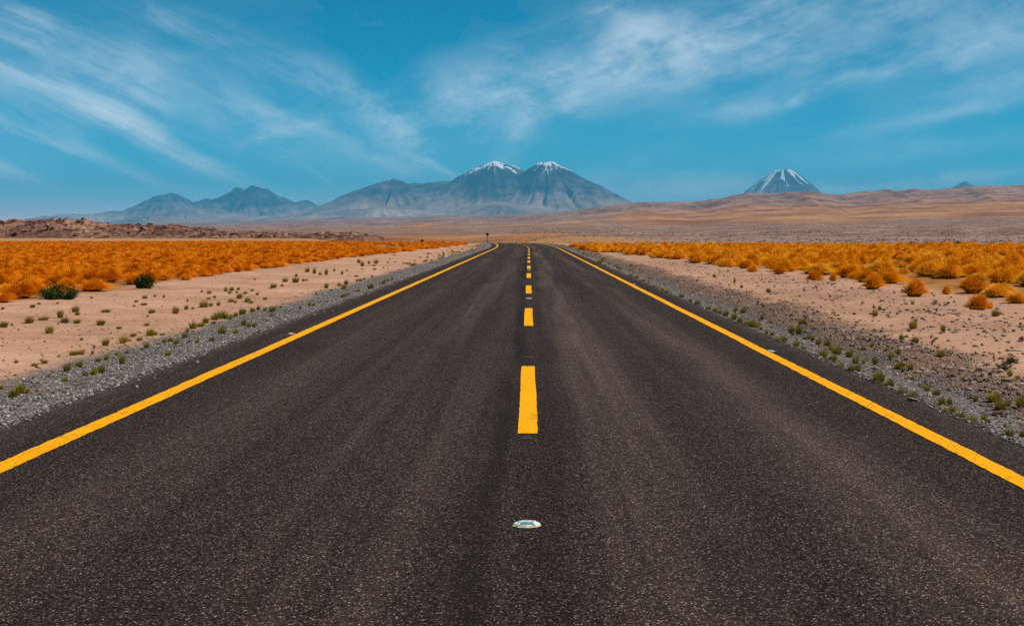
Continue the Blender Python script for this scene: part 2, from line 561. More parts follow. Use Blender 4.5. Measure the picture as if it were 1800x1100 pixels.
def mat_blade(name, stops, trans=0.35, spread=.5):
    """grass blade: colour differs from clump to clump and from blade to blade"""
    m = bpy.data.materials.new(name)
    m.use_nodes = True
    t = NT(m.node_tree)
    nt = m.node_tree
    nt.nodes.remove(nt.nodes['Principled BSDF'])
    out = nt.nodes['Material Output']
    oi = t.node('ShaderNodeObjectInfo').outputs['Random']
    isl = t.node('ShaderNodeNewGeometry').outputs['Random Per Island']
    f = t.m('ADD', t.m('MULTIPLY', oi, spread), t.m('MULTIPLY', isl, 1 - spread))
    col = t.ramp(f, stops)
    d = t.node('ShaderNodeBsdfDiffuse')
    tr = t.node('ShaderNodeBsdfTranslucent')
    t.put(d.inputs[0], col)
    t.put(tr.inputs[0], col)
    mx = t.node('ShaderNodeMixShader')
    mx.inputs[0].default_value = trans
    nt.links.new(d.outputs[0], mx.inputs[1])
    nt.links.new(tr.outputs[0], mx.inputs[2])
    nt.links.new(mx.outputs[0], out.inputs[0])
    return m


def mat_stone(name, stops, rough=.9):
    m, t, b = new_mat(name, rough, .25)
    oi = t.node('ShaderNodeObjectInfo').outputs['Random']
    p = t.node('ShaderNodeTexCoord').outputs['Object']
    n = t.noise(p, 2.2, 4.0, .6)
    col = t.ramp(t.m('ADD', t.m('MULTIPLY', oi, .75), t.m('MULTIPLY', n, .25)), stops)
    t.put(b.inputs['Base Color'], col)
    t.put(b.inputs['Normal'], t.bump(n, .5, .2))
    return m


def mat_plain(name, col, rough=.5, spec=.4, var=.12, scale=40):
    m, t, b = new_mat(name, rough, spec)
    p = t.node('ShaderNodeTexCoord').outputs['Object']
    n = t.noise(p, scale, 4.0, .6)
    dark = tuple(c * (1 - 2.2 * var) for c in col)
    lite = tuple(min(1, c * (1 + var)) for c in col)
    t.put(b.inputs['Base Color'], t.ramp(n, [(.3, dark), (.65, lite)]))
    return m


M_ASPH = mat_asphalt()
M_LINE = mat_paint('edge_line_paint', .21)
M_DASH = mat_paint('centre_dash_paint', .03)
M_GROUND = mat_ground()
M_TERR = mat_terrain()
M_GOLD = mat_blade('golden_straw', [(0, (.50, .13, .002)), (.25, (.80, .265, .004)), (.6, (.97, .40, .009)), (.85, (1.0, .54, .03)), (1, (1.0, .72, .18))], .18, .5)
M_RUST = mat_blade('rust_straw', [(0, (.30, .065, .001)), (.28, (.68, .18, .002)), (.6, (.96, .32, .005)), (.85, (1.0, .45, .015)), (1, (1.0, .66, .12))], .32, .5)
M_TUFT = mat_blade('olive_blades', [(0, (.13, .12, .016)), (.4, (.27, .21, .022)), (.7, (.44, .31, .035)), (1, (.62, .44, .08))], .25, .4)
M_GREEN = mat_blade('dark_green_leaves', [(0, (.022, .034, .008)), (.5, (.045, .066, .014)), (1, (.12, .14, .035))], .15, .2)
M_BROWNB = mat_blade('dry_brown_leaves', [(0, (.05, .04, .018)), (.5, (.09, .07, .028)), (1, (.14, .10, .04))], .15, .2)
M_TWIG = mat_plain('twig_bark', (.10, .07, .045), .9, .2)
M_GREY = mat_stone('grey_gravel_stone', [(0, (.085, .068, .058)), (.4, (.22, .182, .158)), (.75, (.38, .325, .288)), (1, (.72, .63, .57))])
M_BANK = mat_stone('brown_rubble_stone', [(0, (.085, .046, .031)), (.4, (.22, .125, .085)), (.75, (.38, .23, .16)), (1, (.64, .45, .34))])
M_RIDGE = mat_stone('red_brown_boulder', [(0, (.06, .027, .016)), (.5, (.18, .085, .052)), (1, (.38, .21, .135))])

# ------------------------------------------------------------------ ground sheet near the road
xs = [0.0]
while xs[-1] < 420:
    d = .10 if xs[-1] < 7 else min(.10 + (xs[-1] - 7) * .035, 9)
    xs.append(xs[-1] + d)
xs = np.array([-v for v in xs[:0:-1]] + xs)
ys = [-60.0]
while ys[-1] < 470:
    v = ys[-1]
    ys.append(v + (2.0 if v < -6 else .14 if v < 24 else min(.14 * (v / 24) ** 1.35, 4)))
ys = np.array(ys)
GX, GY = np.meshgrid(xs, ys)
GX = GX + road_x(GY) * (np.abs(GX) < 400)
GZ = ground_z(GX, GY)
o = grid_mesh('ground', GX, GY, GZ, M_GROUND, {'lat': GX - road_x(GY), 'along': GY})
link(o)
tag(o, 'pinkish tan desert sand on both sides of the road', None, None, 'structure')

# ------------------------------------------------------------------ far plain and hills
fine = np.radians(np.arange(-27, 27.01, .075))
coarse_r = np.radians(np.arange(29, 180, 2.0))
coarse_l = -coarse_r[::-1]
ang = np.concatenate([coarse_l, fine, coarse_r])
rad = np.exp(np.linspace(math.log(395), math.log(31500), 250))
A, R = np.meshgrid(ang, rad)
TX, TY = np.sin(A) * R, np.cos(A) * R
TZ = ground_z(TX, TY) - .08 * (1 - sstep(R, 395, 470))
pxT = VX + FPX * np.tan(np.clip(A, -1.2, 1.2))
lrT = np.log(R)
orange = sstep(lrT, math.log(1700), math.log(3000)) * (1 - sstep(lrT, math.log(4200), math.log(6200))) * sstep(pxT, 900, 1250)
orange = np.maximum(orange, .75 * (1 - sstep(R, 700, 1400)) * (1 - sstep(pxT, 930, 1060)) * sstep(pxT, 560, 700))
orange = np.maximum(orange, .45 * sstep(lrT, math.log(900), math.log(1800)) * (1 - sstep(pxT, 900, 1250)) * (1 - sstep(R, 3000, 6000)))
orange = orange + fbm(pxT / 85 - lrT * 2.4, lrT * 3.0, 4, 401) * .38 * (orange > .02)
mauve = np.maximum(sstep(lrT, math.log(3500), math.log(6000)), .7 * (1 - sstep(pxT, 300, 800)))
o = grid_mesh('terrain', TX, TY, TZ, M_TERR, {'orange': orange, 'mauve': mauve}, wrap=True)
link(o)
tag(o, 'orange and mauve plain climbing to smooth bare hills', None, None, 'structure')


# ------------------------------------------------------------------ mountains
def mountain(name, label, dist, peaks, x0, x1, half_depth, mat, base_py, nx=460, ny=200, rough=1.0, crag=.7):
    """peaks: (px, left profile, right profile, depth offset, depth squash); profiles list (px, py) outwards from the summit"""
    k = dist / FPX
    X = np.linspace((x0 - VX) * k, (x1 - VX) * k, nx)
    Y = np.linspace(-half_depth, half_depth, ny)
    XX, YY = np.meshgrid(X, Y)
    H = np.full_like(XX, -400.0)
    G = np.zeros_like(XX)
    wx = fbm(XX / 900, YY / 900, 4, 77) * 130 * rough
    wy = fbm(XX / 900, YY / 900, 4, 99) * 130 * rough
    for j, (cpx, left, right, dy, sq) in enumerate(peaks):
        cx = (cpx - VX) * k
        dx = XX - cx
        dyv = (YY + wy - dy) / sq
        r = np.hypot(dx, dyv)
        th = np.arctan2(dyv, dx)
        # gullies run down the slope from each summit
        st_ = .6 * vnoise(th * 11 + fbm(XX / 600, YY / 600, 4, 5) * 3.0, r / 700 + 3 * j, 90 + j) + .4 * vnoise(th * 29 + fbm(XX / 300, YY / 300, 3, 6) * 2.5, r / 500 + 5 * j, 95 + j)
        gl = ridged(th * 5.2 + 11 * j + fbm(XX / 700, YY / 700, 3, 7) * .8, r / 5200, 4, 40 + j)
        depthw = np.clip(r / 700.0, 0, 1)
        rr = np.maximum(r + wx * np.clip(np.abs(dyv) / 900, 0, 1), 0)
        lp = np.array(sorted([(abs(px - cpx) * k, (VY - py) * k + EYE) for px, py in left]))
        rp = np.array(sorted([(abs(px - cpx) * k, (VY - py) * k + EYE) for px, py in right]))
        hl = np.interp(rr, lp[:, 0], lp[:, 1])
        hr = np.interp(rr, rp[:, 0], rp[:, 1])
        c = .5 * (1 + np.cos(th))
        h = hl * (1 - c) + hr * c
        side = np.clip(np.abs(dyv) / 700, 0, 1)
        h = h - (1 - gl) * 160 * depthw * side * rough - (1 - st_) * 55 * depthw * side * rough
        G = np.where(h > H, .35 * gl + .65 * st_, G)
        kk = 26.0   # soft union of the slopes
        m_ = np.maximum(h, H)
        H = m_ + kk * .5 * np.exp(-np.abs(h - H) / kk) * np.clip(np.abs(dyv) / 500, 0, 1)
    H = H + fbm(XX / 260, YY / 260, 5, 21) * 15 * rough + (ridged(XX / 900, YY / 900, 4, 61) - .5) * 60 * rough * np.clip(np.abs(YY) / 1200, 0, 1)
    bz = (VY - base_py) * k
    H = H + (ridged(XX / 330, YY / 330, 4, 65) - .62) * 62 * crag * sstep(H, bz + 150, bz + 520)
    low = 1 - sstep(H, bz - 40, bz + 480)
    edge = np.minimum(np.minimum((XX - X[0]), (X[-1] - XX)), np.minimum(YY - Y[0], Y[-1] - YY))
    H = H - (1 - sstep(edge, 0, 1800)) * 500
    o = grid_mesh(name, XX, YY + dist, H, mat, {'gully': G, 'low': low})
    link(o)
    tag(o, label, None, None, 'structure')
    return o


main_peaks = [
    (868, [(868, 283), (855, 287.7), (843, 292.7), (827, 300), (810, 308), (795, 318), (770, 332), (730, 350), (660, 372), (560, 392), (300, 415)],
          [(868, 283), (878, 286), (890, 290), (900, 290.7), (910, 292.7), (920, 299), (940, 312), (980, 335), (1050, 365), (1200, 405)], -150, 1.0),
    (960, [(960, 285.8), (948, 287), (938, 294), (930, 298.5), (915, 309), (890, 328), (850, 352), (780, 380), (600, 410)],
          [(960, 285.8), (972, 285.7), (980, 290), (997, 299), (1017, 311.7), (1037, 321.7), (1057, 330), (1077, 341.7), (1097, 351.7), (1107, 356.7), (1160, 376), (1300, 400)], -500, 1.0),
    (690, [(690, 312.7), (677, 317), (665, 320), (637, 330), (610, 340), (583, 353), (557, 361.7), (520, 372), (440, 388), (300, 404)],
          [(690, 312.7), (700, 318), (710, 321.5), (740, 333), (800, 356), (900, 385), (1000, 410)], 0, 1.0),
    (720, [(720, 319), (700, 325), (640, 350), (560, 380)], [(720, 319), (740, 322), (752, 321), (800, 345), (900, 385)], 500, 1.2),
    (775, [(775, 318), (760, 320), (745, 323), (690, 345), (600, 385)], [(775, 318), (795, 318), (830, 335), (900, 365), (1000, 400)], 300, 1.3),
    (700, [(700, 366), (620, 376), (500, 390), (380, 402), (200, 412)], [(700, 366), (760, 371), (850, 382), (1000, 400)], -1800, 1.3),
    (880, [(880, 358), (800, 368), (700, 382), (560, 400)], [(880, 358), (940, 365), (1000, 372), (1090, 384), (1250, 402)], -1500, 1.3)]
mountain('mountain', 'broad twin-summit volcano massif with snow streaks on both peaks', 20000, main_peaks, 180, 1330, 5200,
         mat_mountain('twin_volcano_rock', 952, 115, 5.2), 372)

left_peaks = [
    (296, [(296, 340), (289, 340.5), (278, 343), (251, 357.6), (223, 371), (196, 382), (168, 391), (135, 403), (100, 412)],
          [(296, 340), (303, 341), (316, 342), (327, 347.6), (339, 352), (365, 366), (420, 388), (520, 405)], -200, 1.0),
    (442, [(442, 324), (434, 329), (425, 336), (405, 352), (360, 376), (250, 402)],
          [(442, 324), (450, 328.5), (459, 329), (471, 332.5), (483, 339), (498, 345.4), (511, 351.5), (530, 362), (600, 390), (700, 408)], 0, 1.0),
    (419, [(419, 326.8), (407, 333), (394, 341.4), (382, 347), (368, 350.5), (340, 364), (260, 392)], [(419, 326.8), (428, 330.5), (440, 340), (480, 365), (560, 395)], 120, 1.0),
    (358, [(358, 347), (353, 349), (340, 353), (300, 370)], [(358, 347), (368, 350.5), (400, 366), (450, 390)], 200, .9),
    (531, [(531, 351), (521, 353.7), (511, 357), (480, 372), (420, 395)], [(531, 351), (544, 353.7), (553, 360), (570, 372), (640, 398)], 200, 1.0),
    (400, [(400, 370), (340, 382), (260, 395), (180, 406)], [(400, 370), (470, 378), (560, 392), (700, 405)], -3000, .8)]
mountain('mountain', 'hazy jagged mountain group behind the low rocky ridge', 25500, left_peaks, 40, 760, 4800,
         mat_mountain('jagged_massif_rock', None, 1, 0), 385, 420, 170, 1.0, 1.5)

cone = [(1378, [(1378 + (px_ - 1378) * 1.07, py_) for px_, py_ in [(1378, 299.4), (1366, 298.6), (1359, 300.4), (1347, 309), (1330, 320.6), (1309, 334), (1296, 341.5), (1260, 360), (1180, 390)]],
         [(1378 + (px_ - 1378) * 1.07, py_) for px_, py_ in [(1378, 299.4), (1390, 298.2), (1399, 303.4), (1417, 317), (1435, 327.8), (1450, 337), (1490, 355), (1570, 388)]], 0, 1.0)]
mountain('mountain', 'single steep volcano cone with snow streaks behind the bare hills', 24000, cone, 1180, 1570, 2300,
         mat_mountain('cone_volcano_rock', 1015, 190, 8.0), 350, 300, 200, .55, .5)
tiny = [(1695, [(1695, 316), (1681, 320.6), (1666, 327), (1640, 334), (1560, 360)], [(1695, 316), (1710, 321.6), (1722, 326), (1750, 334), (1830, 360)], 0, 1.0)]
mountain('mountain', 'tiny blue peak just showing over the bare hills', 26500, tiny, 1560, 1830, 1800,
         mat_mountain('small_peak_rock', None, 1, 0), 340, 160, 100, .5)

# ------------------------------------------------------------------ rocky ridge on the left
RPX = [-700, -400, -150, 0, 48, 89, 143, 191, 226, 278, 315, 345, 379, 410, 455, 495, 562, 600, 627, 645, 663, 690]
RPY = [400, 392, 390, 389, 391, 389, 389, 396, 396.5, 399.5, 402, 405, 408.5, 410, 409.5, 411, 411.5, 411, 411.5, 415.5, 421, 424]
RD = 408.0


def ridge_z(x, y):
    u = (y - RD) / 26.0
    px = VX + FPX * x / RD
    top = EYE + (VY - np.interp(px, RPX, RPY)) * RD / FPX + .25
    prof = np.where(u < 0, np.clip(1 + u, 0, 1) ** .8, np.clip(1 - u * .5, 0, 1) ** .8)
    wob = fbm(x / 22, y / 9, 3, 88) * .25
    z = top * np.clip(prof + wob * np.clip(prof * 3, 0, 1) * (prof < .97), 0, 1.1)
    amp = np.clip(prof * 2.5, 0, 1) * np.clip(top / 2.5, .3, 1)
    b = ridged(x / 5.5, y / 3.6, 3, 81)
    z = z + amp * ((b - .5) * 1.9 + (ridged(x / 1.9, y / 1.5, 3, 83) - .5) * .9 + np.floor(fbm(x / 6, y / 4, 2, 84) * 4) * .16)
    return np.where(top * prof < .05, -.6, z)


rx = np.linspace(-330, -40, 620)
ry = np.linspace(380, 462, 120)
RX, RY = np.meshgrid(rx, ry)
RZ = ridge_z(RX, RY)


def mat_ridge():
    m, t, b = new_mat('rocky_ridge_stone', .95, .15)
    p = geo_pos(t)
    n1 = t.noise(p, .35, 6.0, .7)
    n2 = t.noise(p, .06, 4.0, .6)
    col = t.ramp(t.m('ADD', t.m('MULTIPLY', n1, .6), t.m('MULTIPLY', n2, .4)), [(.40, (.035, .014, .008)), (.48, (.14, .062, .036)), (.57, (.29, .145, .09)), (.68, (.46, .265, .18))])
    t.put(b.inputs['Base Color'], col)
    t.put(b.inputs['Normal'], t.bump(n1, .8, .6))
    return m


rock_ridge = grid_mesh('rocky_hill', RX, RY, RZ, mat_ridge(), smooth=False)
link(rock_ridge)
tag(rock_ridge, 'low ridge of broken reddish brown rock beyond the golden grass', None, None, 'structure')

# ------------------------------------------------------------------ road
LEFT_EDGE, RIGHT_EDGE = -4.42, 3.78
LINE_L, LINE_R = -3.61, 3.17


def road_rows(y0, y1):
    v, out = y0, []
    while v < y1:
        out.append(v)
        v += .25 if v < 40 else .8 if v < 110 else 2.0
    out.append(y1)
    return np.array(out)


yy = road_rows(-60, 400)
ll = np.array([LEFT_EDGE - .06, LEFT_EDGE, -3.9, -3, -2, -1, 0, 1, 2, 3, 3.5, RIGHT_EDGE, RIGHT_EDGE + .06])
LL, YY = np.meshgrid(ll, yy)
ragl = fbm(yy / .6, yy * 0 + 3.3, 4, 51)[:, None] * .09
ragr = fbm(yy / .6, yy * 0 + 8.3, 4, 52)[:, None] * .09
LL = LL + np.where(ll[None] < -4.2, ragl, 0) + np.where(ll[None] > 3.6, ragr, 0)
ZZ = road_z(YY) + np.where((ll[None] < LEFT_EDGE - .01) | (ll[None] > RIGHT_EDGE + .01), -.12, 0.0)
road = grid_mesh('road', LL + road_x(YY), YY, ZZ, M_ASPH, {'lat': LL, 'along': YY}, smooth=False)
link(road)
tag(road, 'dark brown asphalt two-lane road running straight to the horizon', None, None, 'structure')


def strip(name, c, w, y0, y1, mat, z=.004, step=.06, rag=.010, seed=0):
    """ragged-edged painted strip on the road"""
    v, out = y0, []
    while v < y1:
        out.append(v)
        v += max(step, v * .004 if v > 12 else step)
    out.append(y1)
    ya = np.array(out)
    l = c - w / 2 + fbm(ya / .12, ya * 0 + seed, 3, 60 + seed) * rag + fbm(ya / 2.5, ya * 0 + seed, 2, 66) * rag
    r = c + w / 2 + fbm(ya / .12, ya * 0 + seed + 5, 3, 70 + seed) * rag + fbm(ya / 2.5, ya * 0 + seed, 2, 66) * rag
    la = np.stack([l, r], 1)
    y2 = np.stack([ya, ya], 1)
    # ragged ends
    o = grid_mesh(name, la + road_x(y2), y2, road_z(y2) + z, mat, smooth=False)
    return link(o, road)


strip('edge_line', LINE_L, .172, -40, 222, M_LINE, seed=1)
strip('edge_line', LINE_R, .155, -40, 222, M_LINE, seed=2)
PERIOD = 12.0
y0 = 1 / 352 * FPX * EYE
i = 0
while y0 + i * PERIOD < 240:
    a = y0 + i * PERIOD
    strip('centre_dash', -.01, .158, a, a + 5.22, M_DASH, seed=3 + i % 5, rag=.005)
    i += 1

# ------------------------------------------------------------------ haze: pale air round the whole place
hz = bpy.data.meshes.new('haze')
hx, hy0, hy1, hz0, hz1 = 32500, -32500, 33500, -1300, 1330
hv = [(-hx, hy0, hz0), (hx, hy0, hz0), (hx, hy1, hz0), (-hx, hy1, hz0), (-hx, hy0, hz1), (hx, hy0, hz1), (hx, hy1, hz1), (-hx, hy1, hz1)]
hz.from_pydata(hv, [], [(3, 2, 1, 0), (4, 5, 6, 7), (0, 1, 5, 4), (1, 2, 6, 5), (2, 3, 7, 6), (3, 0, 4, 7)])
hm = bpy.data.materials.new('thin_haze')
hm.use_nodes = True
hn = hm.node_tree
hn.nodes.remove(hn.nodes['Principled BSDF'])
pv = hn.nodes.new('ShaderNodeVolumePrincipled')
pv.inputs['Color'].default_value = (.10, .63, 1.0, 1)
pv.inputs['Density'].default_value = 4.3e-5
pv.inputs['Anisotropy'].default_value = 0.0
hn.links.new(pv.outputs[0], hn.nodes['Material Output'].inputs['Volume'])
hz.materials.append(hm)
ho = link(bpy.data.objects.new('haze', hz))
tag(ho, None, None, None, 'stuff')


# ------------------------------------------------------------------ cirrus: a thin sheet of ice cloud five kilometres up
CLOUD_ALT = 5000.0
STREAKS = [  # photo px, py, angle, half length, half width, amount, fibre set
    (262, 240, -27, 140, 13, 1.0, 0), (140, 262, -20, 140, 8, .62, 0), (40, 298, -24, 70, 14, .62, 0),
    (488, 232, 17, 55, 11, .9, 2), (665, 198, -32, 90, 24, .95, 2), (480, 132, -22, 110, 24, .40, 0),
    (230, 150, -20, 240, 50, .40, 0), (770, 292, -27, 60, 6, .55, 0), (540, 305, -33, 40, 4, .28, 0),
    (420, 195, -15, 300, 48, .36, 2), (60, 190, -12, 170, 60, .42, 0), (90, 75, -40, 60, 22, .26, 0),
    (870, 170, 12, 190, 46, .70, 2), (1110, 112, 22, 250, 44, .85, 1), (1400, 52, 20, 210, 55, .50, 1),
    (925, 225, 48, 75, 20, .48, 2), (1090, 25, -35, 90, 34, .42, 2), (1620, 212, 12, 130, 9, .55, 1),
    (1730, 165, 12, 140, 22, .42, 1), (1345, 185, 6, 80, 16, .28, 1), (1640, 90, 8, 260, 70, .40, 1),
    (1180, 330, 2, 160, 16, .75, 2), (1540, 326, 3, 170, 10, .7, 2), (700, 345, 2, 200, 12, .3, 2), (1230, 95, 18, 160, 30, .22, 1), (960, 60, 20, 130, 22, .3, 1), (330, 60, -22, 170, 22, .3, 0), (560, 235, -20, 160, 18, .35, 0), (1480, 150, 14, 200, 16, .35, 1), (1060, 310, 20, 90, 16, .24, 2),
    (130, 372, 2, 170, 10, .4, 2), (1600, 262, 5, 220, 20, .22, 1)]


def cirrus(U, V):
    """cloud cover 0..1 over azimuth / elevation, in units of 100 photo pixels"""
    U2 = U + fbm(U * .45, V * .45, 3, 201) * .30
    V2 = V + fbm(U * .5 + 9, V * .9, 4, 207) * .16

    def rot(u, v, deg):
        c, s_ = math.cos(math.radians(deg)), math.sin(math.radians(deg))
        return u * c + v * s_, v * c - u * s_

    def fibre(deg, along, across, seed):
        p, q = rot(U2, V2, deg)
        return sstep(fbm(p * along, q * across, 7, seed, .66), -.45, .5)
    fa, fb = fibre(-24, .45, 3.4, 211), fibre(20, .5, 2.6, 223)
    fl = sstep(fbm(U2 * .8, V2 * 1.7, 7, 233, .66), -.5, .5)
    patchy = .6 + .65 * sstep(fbm(U2 * .55 + 3, V2 * 1.0, 5, 251, .6), -.4, .4)
    tot = np.zeros_like(U)
    for (px, py, deg, L, W, amp, fs) in STREAKS:
        p, q = rot(U2 - (px - VX) / 100, V2 - (VY - py) / 100, deg)
        tot += amp * np.exp(-.8 * ((p * 100 / L) ** 2 + (q * 100 / W) ** 2)) * (.14 + .86 * (fa, .5 * fb + .5 * fl, fl)[fs]) * patchy
    veil = sstep(fbm(U2 * .22, V2 * .55, 5, 241, .55), 0, .5) * .04
    return 1 - np.exp(-(tot + veil * (.4 + .6 * fl)) * .88)


def make_clouds():
    caz = np.concatenate([np.arange(-180, -27, 1.0), np.arange(-27, 27, .055), np.arange(27, 180.01, 1.0)])
    cel = np.concatenate([np.arange(.7, 11.4, .05), np.arange(11.4, 42, .6)])
    CA, CE = np.meshgrid(caz, cel)
    D = cirrus(np.radians(CA) * FPX / 100, np.radians(CE) * FPX / 100)
    D = D * sstep(CE, .7, 1.6) * (1 - sstep(CE, 30, 41))
    D = np.where(D < .012, 0, D)
    Rr = CLOUD_ALT / np.tan(np.radians(CE))
    X, Y = np.sin(np.radians(CA)) * Rr, np.cos(np.radians(CA)) * Rr
    nr, nc = D.shape
    idx = np.arange(nr * nc).reshape(nr, nc)
    f = np.stack([idx[:-1, :-1], idx[:-1, 1:], idx[1:, 1:], idx[1:, :-1]], -1).reshape(-1, 4)
    f = f[(D.ravel()[f] > 0).any(1)]
    used, inv = np.unique(f, return_inverse=True)
    f = inv.reshape(-1, 4).astype(np.int32)
    co = np.stack([X, Y, np.full_like(X, CLOUD_ALT)], -1).reshape(-1, 3)[used].astype(np.float32)
    me = bpy.data.meshes.new('clouds')
    me.vertices.add(len(co))
    me.vertices.foreach_set('co', co.ravel())
    me.loops.add(f.size)
    me.loops.foreach_set('vertex_index', f.ravel())
    me.polygons.add(len(f))
    me.polygons.foreach_set('loop_start', np.arange(0, f.size, 4, dtype=np.int32))
    me.polygons.foreach_set('loop_total', np.full(len(f), 4, np.int32))
    at = me.attributes.new('cover', 'FLOAT', 'POINT')
    at.data.foreach_set('value', D.ravel()[used].astype(np.float32))
    m = bpy.data.materials.new('cirrus_ice')
    m.use_nodes = True
    t = NT(m.node_tree)
    nt = m.node_tree
    nt.nodes.remove(nt.nodes['Principled BSDF'])
    tp, tl = t.node('ShaderNodeBsdfTransparent'), t.node('ShaderNodeBsdfTranslucent')
    tl.inputs[0].default_value = (.72, .78, .84, 1)
    mx = t.node('ShaderNodeMixShader')
    nt.links.new(t.attr('cover'), mx.inputs[0])
    nt.links.new(tp.outputs[0], mx.inputs[1])
    nt.links.new(tl.outputs[0], mx.inputs[2])
    nt.links.new(mx.outputs[0], nt.nodes['Material Output'].inputs[0])
    me.materials.append(m)
    me.update(calc_edges=True)
    o = link(bpy.data.objects.new('clouds', me))
    tag(o, 'thin wispy white cirrus clouds streaked across the blue sky', None, None, 'stuff')


make_clouds()


# ------------------------------------------------------------------ vegetation prototypes
def blades(n, radius, length, lean, curve, width, seed, wind=(0, 0), seg=3, flat=1.0):
    r = random.Random(seed)
    V, F = [], []
    for _ in range(n):
        a = r.uniform(0, 2 * math.pi)
        q = math.sqrt(r.random())
        bx, by = math.cos(a) * q * radius, math.sin(a) * q * radius
        da = a + r.gauss(0, .45)
        ln = length * r.uniform(.65, 1.12) * (1 - .18 * q)
        th = lean * (q * .9 + .1) * r.uniform(.6, 1.3)
        cv = curve * r.uniform(.4, 1.4)
        w = width * r.uniform(.7, 1.3)
        pa = da + math.pi / 2 + r.gauss(0, .6)
        px, py = math.cos(pa) * w / 2, math.sin(pa) * w / 2
        x, y, z = bx, by, -.02
        s0 = len(V)
        for k in range(seg + 1):
            f = k / seg
            tw = 1 - f ** 1.6
            if k < seg:
                V.append((x - px * tw, y - py * tw, z))
                V.append((x + px * tw, y + py * tw, z))
            else:
                V.append((x, y, z))
            st = ln / seg
            x += math.cos(da) * math.sin(th) * st + wind[0] * st * f
            y += math.sin(da) * math.sin(th) * st + wind[1] * st * f
            z += math.cos(th) * st * flat
            z = max(z, .01)
            th = min(th + cv / seg, 2.3)
        for k in range(seg - 1):
            b0 = s0 + 2 * k
            F.append((b0, b0 + 1, b0 + 3, b0 + 2))
        b0 = s0 + 2 * (seg - 1)
        F.append((b0, b0 + 1, b0 + 2))
    return V, F


def tussock_mesh(seed, n, mat, width):
    """dome of long blades combed outwards and drooping over a tight foot"""
    V, F = dome_blades(n, .42, .27, width, seed)
    return mesh_from('grass_tussock', V, F, mat)


def dome_blades(n, R, Hh, width, seed):
    """blades rise from the foot, arch over and end on an uneven dome"""
    r = random.Random(seed)
    V, F = [], []
    lob = [(r.uniform(0, 6.28), r.uniform(.03, .09), k) for k in (2, 3, 5)]
    for _ in range(n):
        a = r.uniform(0, 2 * math.pi)
        q = r.random() ** .42                   # how far out the tip ends
        k = 1 + sum(m_ * math.sin(k_ * a + p_) for p_, m_, k_ in lob)
        rt = R * q * k * r.uniform(.9, 1.12)
        zt = Hh * k * (1 - q ** 2.4 * .86) * r.uniform(.9, 1.08)
        if r.random() < .03:
            zt *= r.uniform(1.05, 1.25)
        tip = Vector((math.cos(a) * rt + .05, math.sin(a) * rt - .03, zt))
        b0 = Vector((math.cos(a) * .10 * q, math.sin(a) * .10 * q, -.02))
        mid = Vector((math.cos(a) * rt * r.uniform(.35, .55), math.sin(a) * rt * r.uniform(.35, .55), max(zt * 1.08, Hh * .62 * (1 - .35 * q)) * r.uniform(.92, 1.1)))
        w = width * r.uniform(.7, 1.3)
        pa = a + math.pi / 2 + r.gauss(0, .5)
        sd_ = Vector((math.cos(pa), math.sin(pa), r.gauss(0, .25))) * (w / 2)
        s0 = len(V)
        for i_, f in enumerate((0, .35, .68, 1)):
            c = b0 * (1 - f) ** 2 + mid * (2 * f * (1 - f)) + tip * f * f
            if i_ < 3:
                tw = (1.0, .9, .6)[i_]
                V += [tuple(c - sd_ * tw), tuple(c + sd_ * tw)]
            else:
                V.append(tuple(c))
        F += [(s0, s0 + 1, s0 + 3, s0 + 2), (s0 + 2, s0 + 3, s0 + 5, s0 + 4), (s0 + 4, s0 + 5, s0 + 6)]
    return V, F


TUSS = [tussock_mesh(100 + s, 1300, M_GOLD, .0095) for s in range(6)]
TUSS_FAR = [tussock_mesh(200 + s, 320, M_GOLD, .021) for s in range(5)]


def recoloured(meshes, mat):
    out = []
    for me in meshes:
        c = me.copy()
        c.materials[0] = mat
        out.append(c)
    return out


TUSS_L, TUSS_FAR_L = recoloured(TUSS, M_RUST), recoloured(TUSS_FAR, M_RUST)
TUFT = []
for s in range(6):
    V, F = blades(260, .055, .165, .62, .5, .009, 300 + s, (.02, -.02))
    TUFT.append(mesh_from('grass_tuft', V, F, M_TUFT))


def bush_parts(seed, w, d, h, nleaf, leaf):
    """leaves spread through an uneven clump of shoots, and the shoots themselves"""
    r = random.Random(seed)
    SV, SF, LV, LF = [], [], [], []
    nshoot = 34
    for i in range(nshoot):
        a = r.uniform(0, 2 * math.pi)
        q = math.sqrt(r.random())
        tip = Vector((math.cos(a) * q * w / 2, math.sin(a) * q * d / 2, h * (1 - .55 * q * q) * r.uniform(.72, 1.08)))
        base = Vector((tip.x * .45, tip.y * .45, -.02))
        side = Vector((-math.sin(a), math.cos(a), 0)) * .006
        s0 = len(SV)
        for k in range(3):
            f = k / 2
            c = base.lerp(tip, f)
            up = Vector((0, 0, .006)) * (1 - f)
            s_ = side * (1 - f * .8)
            SV += [c - s_, c + s_ + up, c + s_ - up]
        for k in range(2):
            for e in range(3):
                p, q2 = s0 + k * 3 + e, s0 + k * 3 + (e + 1) % 3
                SF.append((p, q2, q2 + 3, p + 3))
        for _ in range(nleaf // nshoot):
            f = r.uniform(.12, 1.06)
            c = base.lerp(tip, f) + Vector((r.gauss(0, 1), r.gauss(0, 1), r.gauss(0, .8))) * (.035 + .05 * w * .3)
            c.z = max(c.z, .01)
            u = Vector((r.gauss(0, 1), r.gauss(0, 1), r.gauss(.8, .8))).normalized() * leaf * r.uniform(.7, 1.4)
            v = u.cross(Vector((r.gauss(0, 1), r.gauss(0, 1), r.gauss(0, 1)))).normalized() * leaf * .32
            l0 = len(LV)
            LV += [c - u * .5, c + v, c + u * .6, c - v]
            LF.append((l0, l0 + 1, l0 + 2, l0 + 3))
    return (SV, SF), (LV, LF)


